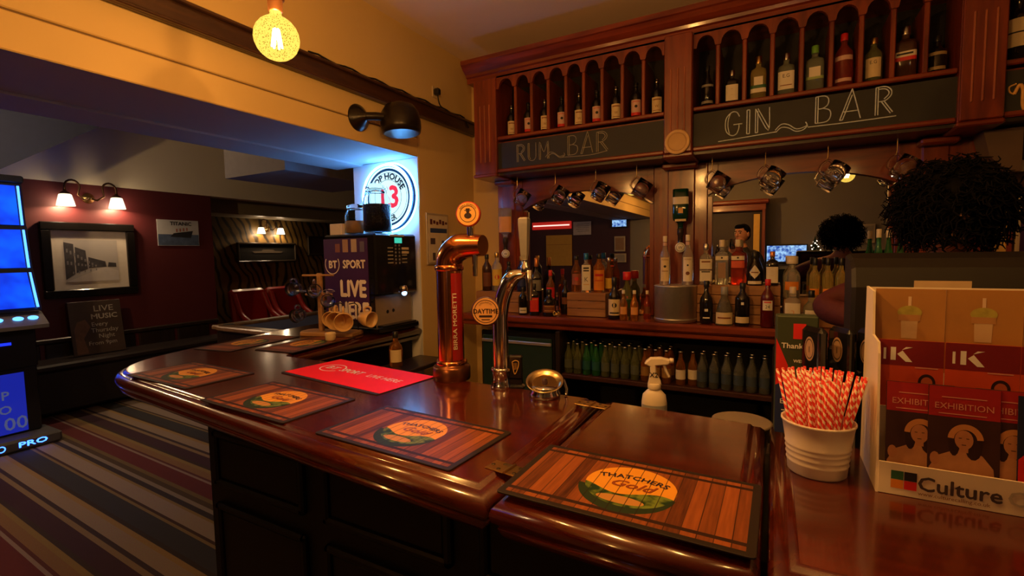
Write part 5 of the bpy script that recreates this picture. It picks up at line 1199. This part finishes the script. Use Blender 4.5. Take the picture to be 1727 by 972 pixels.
hh.ball((0,.05,-.01), (.068,.055,.07), 14, 10); hh.obj('short_hair', hairm, pr_, tuple(-pr_.location))
t = thing('beer_glass', 'drinking glass in the hand of the man in the gin mirror', 'glass', (px0-.085,py0+.245,1.56))
M().lathe([(.001,0),(.026,0),(.028,.003),(.034,.12),(.032,.12),(.026,.008),(.001,.006)], 18).obj('tumbler', glass, t); M().lathe([(.001,.008),(.025,.0085),(.029,.07),(.001,.071)], 18).obj('drink', GL['amber'], t)
# ================================================================ on the left wall and pier
ns = thing('neon_sign', 'round glowing blue-white beer sign with a red 13 on the pier', 'neon sign', (-2.190,2.393,1.925))
bk = M(); bk.T = Matrix.Rotation(PI/2, 4, 'X'); bk.lathe([(.001,-.022),(.212,-.022),(.214,-.018),(.214,.012),(.208,.016),(.001,.016)], 56); bk.obj('sign_body', P('sign_navy_body', (.01,.02,.05), .4), ns)
f = M(); f.disc((0,-.0165,0), .168, n=56); f.obj('lit_face', E('cold_white_lit_face', (.52,.86,1.0), .85, 0), ns)
q = M(); q.ring((0,-.017,0), .168, .208, 56); q.obj('dark_band', P('sign_dark_band', (.01,.04,.08), .3), ns)
def circ(r, y, n=56): return [(r*math.cos(2*PI*k/n), y, r*math.sin(2*PI*k/n)) for k in range(n)]
M().tube(circ(.219,.004), .0055, 8, closed=True).obj('neon_tube', E('blue_white_neon', (.10,.42,1.0), 14.0, 0), ns)
M().tube(circ(.204,-.030), .006, 8, closed=True).obj('neon_tube', E('front_blue_neon', (.12,.42,1.0), 34.0, 0), ns)
M().tube(circ(.188,-.020), .0045, 8, closed=True).obj('neon_tube', E('pale_neon', (.30,.70,1.0), 2.2, 0), ns)
q = M(); q.ring((0,-.0175,0), .1105, .1135, 56); q.ring((0,-.0175,0), .155, .1575, 56); text(q, 'HOP HOUSE', .054, (0,-.0176,0), 0, .95, arc=.117, bold=.0024); text(q, 'LAGER', .052, (0,-.0176,0), 0, .92, arc=-.154, bold=.0024); q.obj('black_lettering', P('sign_black', (.006,.01,.018), .4), ns)
q = M(); text(q, '13', .19, (.004,-.0178,-.062), 0, .98, bold=.006); q.obj('red_numerals', P('sign_red', (.50,.012,.03), .4, emit=(.8,.02,.06), es=.55), ns)

pf = thing('poster_frame', 'narrow silver clip frame with a pictured price list on the pier', 'poster frame', (XL+.002,2.585,1.655))
M().box((.006,0,0),(.012,.235,.335),.003).obj('frame', P('dull_silver', (.55,.48,.38), .35, .5), pf)
o = M().box((.0125,0,0),(.003,.205,.305)).obj('poster_sheet', P('cream_poster', (.66,.58,.46), .5), pf)
def pxy(m): m.T = Matrix.Translation((.0145,0,0)) @ Matrix.Rotation(PI/2, 4, 'Z'); return m
q = pxy(M()); q.rect(-.085,.095,.04,.07); q.obj('blue_strip', P('blue_print', (.02,.05,.20), .5), o)
q = pxy(M()); [q.rect(-.085+k*.032,-.085+k*.032+.024,.093+.006*(k % 2),.128-.007*(k % 3)) for k in range(6)]; q.obj('heading_print', P('plum_ink', (.10,.02,.03), .5), o)
q = pxy(M())
for a, b, w_, h_ in ((-.06,-.015,.05,.04),(.05,-.03,.03,.04),(-.05,-.115,.03,.05),(.05,-.12,.03,.06)): q.rect(a-w_/2,a+w_/2,b-h_/2,b+h_/2)
q.obj('picture_print', P('dark_picture_print', (.07,.05,.07), .5), o)['kind'] = 'stuff'

spt = thing('wall_spotlight', 'black dome spotlight with blue lens on the boxed beam', 'spotlight', (XL,1.93,2.29))
sb = P('satin_black_metal', (.018,.013,.010), .3, .4)
b = M(); b.T = Matrix.Rotation(PI/2, 4, 'Y'); b.lathe([(.001,0),(.072,0),(.070,.006),(.045,.03),(.022,.055),(.016,.07),(.001,.071)], 28); b.obj('wall_plate', sb, spt)
M().tube([(.05,0,0),(.09,.04,.004),(.12,.09,.006)], .022, 12).obj('arm', sb, spt)
D = Matrix.Translation((.150,.165,-.005)) @ Matrix.Rotation(-.06, 4, 'Y') @ Matrix.Scale(1.1, 4)
b = M(); b.T = D; b.lathe([(.085,-.06),(.095,-.055),(.1,-.03),(.1,.0),(.092,.045),(.07,.078),(.035,.092),(.001,.095)], 32); b.lathe([(.001,-.045),(.080,-.045),(.085,-.06)], 32); b.obj('dome', sb, spt)
b = M(); b.T = D; b.lathe([(.062,-.0475),(.080,-.047),(.062,-.0468)], 32); b.lathe([(.001,-.052),(.05,-.052),(.052,-.046),(.001,-.046)], 24); b.obj('lens', P('blue_lens', (.05,.12,.3), .1, emit=(.12,.3,.8), es=.35), spt)
tk_ = thing('wall_socket', 'small socket with black plug on the wall above the picture rail', 'socket', (XL,2.60,2.60))
M().box((.004,0,.01),(.008,.05,.07),.003).obj('socket_plate', P('cream_plastic', (.62,.50,.30), .5), tk_)
M().slab(rrect(.02,.016,.006), [(.004,-.02),(0,-.016),(0,.012),(.006,.02)]).obj('plug', black, tk_, (.026,0,.01))
M().tube(bez([(.03,0,-.01),(.034,.004,-.05),(.03,.03,-.075),(.028,.10,-.085)], 4), .004, 6).obj('flex', black, tk_)
cbm = M(); pts_ = []
for k in range(26):
    y_ = 1.6+k*.054; pts_.append((XL+.034, y_, 2.512+.006*math.sin(k*1.7)-(.05 if k > 24 else 0)))
cbm.tube(pts_, .005, 6); o = cbm.obj('power_cable', black); tag(o, 'black cable running along the top of the dark picture rail', 'cable')

# ================================================================ far room
def frame_pic(label, y, z, w, h, fw, framem, x=XW, rot=0, mount=None, depth=.05):
    t = thing('picture_frame', label, 'picture', (x,y,z))
    m_ = onx(M(), depth/2)
    for (cx_, cz_, sx_, sz_) in ((0,h/2-fw/2,w,fw),(0,-h/2+fw/2,w,fw),(-w/2+fw/2,0,fw,h-2*fw),(w/2-fw/2,0,fw,h-2*fw)): m_.box((cx_,0,cz_),(sx_,depth,sz_),.008)
    m_.obj('frame', framem, t)
    if mount: onx(M(), .02).box((0,0,0),(w-2*fw+.01,.012,h-2*fw+.01)).obj('mount', mount, t)
    return t
pf = frame_pic('large black-framed black and white street photograph under the twin lamp', 2.45,1.56,.83,.80,.085,P('black_lacquer_frame', (.010,.008,.007), .2, coat=.4), mount=P('ivory_mount', (.62,.56,.47), .6))
q = onx(M(), .0285); q.rect(-.23,.24,-.235,.215); o = q.obj('photo_print', P('pale_grey_print', (.42,.39,.36), .5, var=.15, vs=4), pf)
q = onx(M(), .0292)
q.add([(a,0,b) for a, b in ((-.23,.19),(-.15,.17),(-.15,-.15),(-.23,-.21))], [(0,3,2,1)]); q.add([(a,0,b) for a, b in ((-.14,.14),(-.05,.10),(-.04,-.10),(-.14,-.14))], [(0,3,2,1)]); q.add([(a,0,b) for a, b in ((-.03,.03),(.06,.0),(.12,-.02),(.13,-.08),(-.03,-.09))], [(0,4,3,2,1)]); q.add([(a,0,b) for a, b in ((.15,-.03),(.22,-.04),(.22,-.085),(.14,-.08))], [(0,3,2,1)])
q.obj('printed_terrace', P('dark_grey_print', (.055,.05,.055), .5, var=.8, vs=16), o)
q = onx(M(), .0299)
for k in range(9): q.rect(-.215+k*.03,-.20+k*.03,.08-k*.02,.12-k*.022); q.rect(-.215+k*.03,-.20+k*.03,-.05-k*.004,-.01-k*.008)
for k in range(5): q.rect(-.17+k*.05,-.16+k*.05,-.15+k*.008,-.125+k*.007)
q.obj('printed_windows', P('mid_grey_print', (.2,.19,.19), .5), o)['kind'] = 'stuff'
q = onx(M(), .0294); q.add([(a,0,b) for a, b in ((-.23,-.235),(.24,-.235),(.24,-.13),(.14,-.085),(.10,-.085))], [(0,1,2,3,4)]); q.obj('printed_road', P('pale_road_print', (.5,.46,.43), .5), o)
pf = frame_pic('long dark ship picture under the far twin lamp', 5.25,1.64,1.08,.33,.03,P('dark_frame', (.03,.02,.012), .3), x=-7.6, mount=P('dark_picture', (.02,.018,.016), .35))
q = onx(M(), .03); q.add([(a,0,b) for a, b in ((-.25,-.01),(.25,-.01),(.28,.02),(.12,.025),(.10,.05),(-.10,.05),(-.12,.025),(-.29,.02))], [list(range(8))]); q.obj('printed_ship', P('dim_ship_print', (.10,.075,.05), .5), pf)
frame_pic('dark framed picture half hidden by the coffee machine', 6.35,1.76,.6,.36,.03,P('dark_frame', (.03,.02,.012), .3), x=-7.6, mount=P('dark_brown_picture', (.05,.025,.018), .35))
tt = thing('ship_poster', 'small unframed ship poster on the maroon wall', 'poster', (XW+.002,3.36,1.88))
o = onx(M(), .004).box((0,0,0),(.48,.006,.32)).obj('sheet', P('pale_sky_print', (.42,.42,.42), .5, var=.2, vs=6), tt)
q = onx(M(), .0078); q.rect(-.235,.235,-.155,-.02); q.obj('printed_sea', P('blue_sea_print', (.07,.10,.17), .5, var=.5, vs=20), tt)
q = onx(M(), .0082); q.add([(a,0,b) for a, b in ((-.10,-.05),(.14,-.06),(.17,.03),(-.06,-.005))], [(0,1,2,3)]); 
q.obj('printed_hull', P('printed_hull', (.02,.02,.025), .5), tt)
q = onx(M(), .0086)
for k in range(4): q.rect(-.03+k*.04,-.015+k*.04,.01+k*.006,.05+k*.006)
q.obj('printed_funnel', P('rusty_red_print', (.30,.08,.05), .5), tt)['kind'] = 'stuff'
q = onx(M(), .0082); text(q, 'TITANIC', .062, (.03,0,.095), 0, 1.05, bold=.002); q.obj('poster_lettering', inkblack, tt)
# bench and live music board
bn = thing('bench_seat', 'long dark bench along the maroon wall', 'bench', (-6.345,2.73,0))
M().box((0,0,.27),(.38,2.06,.42),.02).obj('bench_box', P('black_bench_panel', (.012,.009,.009), .5), bn)
M().box((0,0,.51),(.42,2.08,.07),.02).obj('seat_pad', P('black_leather', (.02,.014,.013), .35), bn)
lb = thing('chalk_poster', 'chalk poster advertising live music, leaning on the bench under the picture', 'poster', (-6.36,2.39,.5475))
lb.rotation_euler = (0,-.14,0)
onx(M(), 0).box((0,0,.29),(.46,.012,.57),.003).obj('sheet', P('dark_brown_poster', (.05,.03,.022), .6, var=.5, vs=5), lb)
q = onx(M(), .0065); q.add([(a,0,b) for a, b in ((-.20,.02),(-.10,.02),(-.13,.18),(-.06,.30),(-.10,.38),(-.17,.36),(-.20,.28))], [list(range(7))]); q.obj('guitar_picture', P('faded_tan_print', (.12,.06,.035), .6, var=.5, vs=20), lb)
q = onx(M(), .0068); text(q, 'LIVE', .09, (.07,0,.46), 0, 1.1); text(q, 'MUSIC', .075, (.07,0,.38), 0, 1.1, bold=.002); text(q, 'Every', .065, (.02,0,.30)); text(q, 'Thursday', .065, (.06,0,.235)); text(q, 'Night', .065, (.07,0,.17)); text(q, 'From 9pm', .06, (.03,0,.10))
q.obj('chalk_lettering', P('dull_chalk', (.34,.32,.29), .9), lb)['kind'] = 'stuff'
# red leather seats in the recess
for i, (y, w) in enumerate(((4.63,'left'),(5.24,'right'))):
    t = thing('leather_armchair', 'red leather tub seat under the far lamp, %s of the pair' % w, 'seat', (-7.0,y,0))
    rl_ = P('red_leather', (.34,.018,.016), .4, coat=.1)
    M().box((0,0,.25),(.55,.50,.40),.03).obj('seat_base', rl_, t)
    m_ = M(); m_.T = Matrix.Translation((-.22,0,.74)) @ Matrix.Rotation(-.16, 4, 'Y'); m_.box((0,0,0),(.12,.57,.66),.035); m_.obj('backrest', rl_, t)
    for s in (-1, 1): M().tube(bez([(-.20,s*.24,1.0),(-.05,s*.25,.72),(.15,s*.25,.60),(.26,s*.24,.52)], 4), .04, 10).obj('arm_roll', rl_, t)
    M().box((.02,0,.47),(.48,.44,.08),.03).obj('cushion', rl_, t)
# pool table
pt_ = thing('pool_table', 'pool table with dark blue cloth and wooden rails beyond the bar', 'pool table', (-4.55,3.92,0))
M().box((0,0,.62),(1.22,1.98,.36),.02).obj('cabinet', darkwood, pt_)
M().box((0,0,.81),(1.02,1.78,.02)).obj('cloth', P('navy_baize', (.012,.02,.075), .9), pt_)
rw = wood('rail_walnut', (.16,.09,.045), (.30,.18,.09), .3, (4,4,4), 3, .5)
for s in (-1, 1):
    M().box((s*.59,0,.825),(.14,2.02,.05),.012).obj('side_rail', rw, pt_); M().box((0,s*.97,.825),(1.04,.14,.05),.012).obj('end_rail', rw, pt_)
    for s2 in (-1, 1): M().box((s*.5,s2*.85,.22),(.12,.12,.44),.01).obj('leg', darkwood, pt_)
    for s2 in (-1, 0, 1): M().lathe([(.055,.851),(.05,.853),(.045,.85)], 16, c=(s*.535,s2*.9,0)).obj('pocket', P('pocket_black', (.004,.004,.004), .6), pt_)

# fruit machine
fm = thing('fruit_machine', 'tall gaming machine with glowing blue screens at the left edge', 'gaming machine', (-5.95,1.36,0))
def fx(x): return x+5.95
mb = P('machine_black', (.012,.012,.016), .3)
M().box((fx(-6.0),0,1.12),(.72,.60,2.22),.02).obj('cabinet', mb, fm)
blue = E('blue_screen', (.004,.09,1.0), 1.5, 0); blue2 = E('bright_blue_strip', (.05,.20,1.0), 2.5, 0)
def scr_mat():
    m, n, l, b = nt('mottled_blue_screen'); c = n.new('ShaderNodeTexCoord'); t = n.new('ShaderNodeTexNoise'); t.inputs['Scale'].default_value = 5; t.inputs['Detail'].default_value = 2; l.new(c.outputs['Object'], t.inputs['Vector'])
    r = n.new('ShaderNodeValToRGB'); r.color_ramp.elements[0].color = (.0,.018,.42,1); r.color_ramp.elements[1].color = (.0,.085,.95,1); r.color_ramp.elements[0].position = .35; r.color_ramp.elements[1].position = .7
    l.new(t.outputs['Fac'], r.inputs[0]); l.new(r.outputs[0], b.inputs['Emission Color']); b.inputs['Emission Strength'].default_value = 1.0; b.inputs['Base Color'].default_value = (.01,.01,.02,1); b.inputs['Roughness'].default_value = .15; return m
scm = scr_mat()
TVM = scr_mat(); TVM.name = 'tv_picture'
for nd in TVM.node_tree.nodes:
    if nd.type == 'VALTORGB': nd.color_ramp.elements[0].color = (.01,.05,.3,1); nd.color_ramp.elements[1].color = (.35,.6,.9,1)
    if nd.type == 'TEX_NOISE': nd.inputs['Scale'].default_value = 22
def slant(name, z0, z1, x0, x1, y0, y1, m_, th=.02, parent=None):   # panel facing +X whose foot stands further out than its head
    b = M(); b.add([(fx(x0),y0,z0),(fx(x0),y1,z0),(fx(x1),y1,z1),(fx(x1),y0,z1),(fx(x0)-th,y0,z0),(fx(x0)-th,y1,z0),(fx(x1)-th,y1,z1),(fx(x1)-th,y0,z1)], [(0,1,2,3),(7,6,5,4),(0,4,5,1),(1,5,6,2),(2,6,7,3),(3,7,4,0)])
    return b.obj(name, m_, parent or fm)
for z0, z1, x0, x1 in ((1.86,2.19,-5.60,-5.63),(1.50,1.82,-5.54,-5.59),(1.17,1.46,-5.42,-5.53)):
    s_ = slant('screen', z0, z1, x0, x1, -.27, .255, scm)
    slant('light_strip', z0, z1, x0+.006, x1+.006, .268, .280, blue2, .02)
    slant('screen_surround', z0-.03, z1+.03, x0-.012, x1-.012, -.30, .30, mb, .08)
M().box((fx(-5.66),0,2.245),(.10,.62,.06),.01).obj('header', mb, fm); M().box((fx(-5.85),0,2.262),(.3,.5,.03),.004).obj('added_top_glow', E('added_blue_glow', (.01,.08,1.0), 5.0, 0), fm); M().box((fx(-5.608),-.1,2.235),(.004,.3,.014)).obj('light_strip', blue2, fm)  # glowing slab on top is added to throw blue light upwards
b = yz(M()); b.T = Matrix.Translation((fx(-5.5),0,0)); b.T = Matrix(((1,0,0,fx(-5.5)),(0,0,1,0),(0,1,0,0),(0,0,0,1))); b.slab([(-.14,1.0),(.17,1.0),(.17,1.03),(.02,1.13),(-.14,1.14)], [(.004,-.31),(0,-.305),(0,.305),(.004,.31)]); b.obj('button_deck', P('deck_grey', (.10,.09,.09), .35), fm)
for y_ in (-.12,.02,.14,.23):
    b = M(); b.T = Matrix.Translation((fx(-5.40),y_,1.085)) @ Matrix.Rotation(.58, 4, 'Y'); b.lathe([(.032,-.004),(.034,.004),(.028,.009),(.001,.010)], 18, sx=.7); b.obj('lit_button', E('lit_button_blue', (.10,.35,1.0), 1.5, 0), fm)
M().box((fx(-5.60),0,.82),(.06,.58,.34),.01).obj('coin_panel', mb, fm)
M().box((fx(-5.563),-.08,.87),(.006,.42,.022)).obj('light_strip', E('deep_blue_strip', (.01,.03,1.0), .9, 0), fm)
M().box((fx(-5.60),0,.38),(.06,.56,.56),.01).obj('lower_door', mb, fm)
M().box((fx(-5.567),-.03,.37),(.006,.44,.50)).obj('lit_panel', E('dim_blue_panel', (.008,.02,.42), .42, 0), fm)
q = onx(M(), fx(-5.5625)); text(q, 'UP', .10, (.03,0,.41), 0, 1, bold=.002); text(q, 'TO', .10, (.03,0,.29), 0, 1, bold=.002); text(q, '£100', .15, (.04,0,.15), 0, 1, bold=.002); q.obj('panel_lettering', E('pale_blue_lettering', (.25,.3,.7), .14, 0), fm)['kind'] = 'stuff'
b = M(); b.box((fx(-5.55),0.02,.05),(.34,.66,.10),.02); b.obj('plinth', P('machine_plinth', (.08,.08,.09), .4), fm)
q = onx(M(), fx(-5.379)); text(q, 'PRO', .06, (.16,0,.035), 0, 1.6, bold=.002); q.ring((-.03,0,.055), .018, .026, 20); q.rect(-.14,-.07,.045,.062); q.obj('plinth_lettering', E('plinth_blue', (.03,.12,1.0), 4.0, 0), fm)['kind'] = 'stuff'

# ================================================================ things that only the mirrors show (wall behind the camera)
yw = YF+.055
t = thing('wall_panel', 'ochre board on the plum wall seen in the rum mirror', 'board', (-3.84,yw,1.60)); t.rotation_euler = (0,0,PI)
M().box((0,0,0),(.56,.03,.62),.004).obj('panel_sheet', P('ochre_board', (.62,.36,.06), .6), t); M().box((0,-.017,.12),(.54,.004,.006)).obj('seam', inkbrown, t)
t = thing('lit_sign', 'long red illuminated strip sign seen in the rum mirror', 'sign', (-4.0,yw,2.11)); t.rotation_euler = (0,0,PI)
M().box((0,0,0),(.86,.05,.15),.006).obj('sign_box', P('red_sign_box', (.35,.02,.02), .4, emit=(1,.03,.02), es=.25), t); M().box((0,-.027,0),(.80,.006,.025)).obj('bright_line', E('pink_line', (1,.45,.4), 1.6), t)
t = thing('paper_notice', 'white notice pinned beside the red strip sign, seen in the rum mirror', 'notice', (-3.34,yw,2.03)); t.rotation_euler = (0,0,PI)
M().box((0,0,0),(.37,.01,.26)).obj('sheet', P('pale_lilac_paper', (.5,.47,.55), .6), t)
q = M()
for k in range(5): q.rect(-.15,.10+.02*(k % 2),.08-k*.035,.086-k*.035,-.006)
q.obj('printed_lines', inkblack, t)
for (x, z, w, h, m_, lab) in ((-2.585,1.705,.21,.29,P('tan_picture', (.28,.17,.09), .5),'tan framed print seen in the rum mirror'),(-2.58,1.435,.24,.17,P('grey_picture', (.26,.25,.24), .5),'grey framed print below the tan one in the rum mirror'),(1.25,1.77,.2,.29,P('grey_picture', (.26,.25,.24), .5),'pale framed print seen in the gin mirror')):
    t = thing('picture_frame', lab, 'picture', (x,yw,z)); t.rotation_euler = (0,0,PI)
    M().box((0,0,0),(w,.02,h),.004).obj('frame', P('pale_frame', (.4,.36,.28), .5), t); M().box((0,-.011,0),(w*.78,.004,h*.8)).obj('print', m_, t)
for (x, z, w, h, lab) in ((-2.58,2.11,.27,.16,'small bright screen seen high in the rum mirror'),(.18,1.48,.56,.26,'television with a blue picture seen in the gin mirror')):
    t = thing('television', lab, 'television', (x,yw+.03,z)); t.rotation_euler = (0,0,PI)
    M().box((0,0,0),(w+.04,.05,h+.04),.006).obj('casing', black, t); M().box((0,-.026,0),(w,.004,h)).obj('screen', TVM, t)
cb_ = thing('back_bar_cabinet', 'wooden bottle cabinet with cornice on the wall behind the man in the mirror', 'cabinet', (-.75,YF+.2,0))
M().box((0,0,2.33),(1.36,.40,.07),.02).obj('cornice', mahogx, cb_); M().box((0,-.02,2.24),(1.26,.34,.10),.006).obj('frieze', mahogx, cb_)
M().box((0,-.15,1.3),(1.2,.04,1.8)).obj('back_board', P('dark_cabinet_back', (.03,.012,.008), .5), cb_)
for s in (-1, 1): M().box((s*.60,0,1.1),(.05,.34,2.2),.006).obj('side_post', mahog, cb_)
for z_ in (1.35,.9): M().box((0,0,z_),(1.16,.32,.03),.004).obj('shelf', mahogx, cb_)
M().box((.50,.165,1.75),(.09,.01,.75),.003).obj('gilt_strip', P('gilt_panel', (.62,.40,.08), .5), cb_)
for k in range(7): bottle('bottle in the cabinet behind the man in the mirror, %s along' % ORD[k], -1.22+k*.125, YF+.22, 1.366, .28, .036, 'tall', ('dark','clear','brown')[k % 3], sil, [(.1,.4,.9,ivory)], turn=PI, group='bottles in the mirrored cabinet')
xt = thing('christmas_tree', 'small potted tree with white lights seen in the gin mirror', 'christmas tree', (.56,YF+.35,1.20))
xg = P('fir_green', (.01,.03,.012), .8); m_ = M(); random.seed(3)
for k in range(150):
    z_ = random.uniform(.10,.52); r_ = (.56-z_)*.36; a = random.uniform(0,6.28); m_.tube([(0,0,z_+.03),(r_*math.cos(a),r_*math.sin(a),z_-.03)], [.006,.002], 4)
m_.obj('fir_branches', xg, xt)['kind'] = 'stuff'
m_ = M()
for k in range(22):
    z_ = .12+k*.018; r_ = (.56-z_)*.36; a = k*2.4; m_.ball((r_*math.cos(a),r_*math.sin(a),z_-.025), .009, 6, 4)
m_.obj('fairy_lights', E('fairy_light', (1,.85,.65), 5), xt)['kind'] = 'stuff'
M().lathe([(.001,0),(.05,0),(.07,.10),(.066,.10),(.001,.09)], 16).obj('pot', P('dark_red_pot', (.12,.02,.02), .5), xt)
sd = thing('side_table', 'dark side table under the small lit tree in the gin mirror', 'table', (.56,YF+.35,0))
M().box((0,0,1.18),(.5,.4,.03),.006).obj('table_top', darkwood, sd)
for a in (-1,1):
    for b_ in (-1,1): M().box((a*.21,b_*.16,.583),(.04,.04,1.165),.004).obj('leg', darkwood, sd)
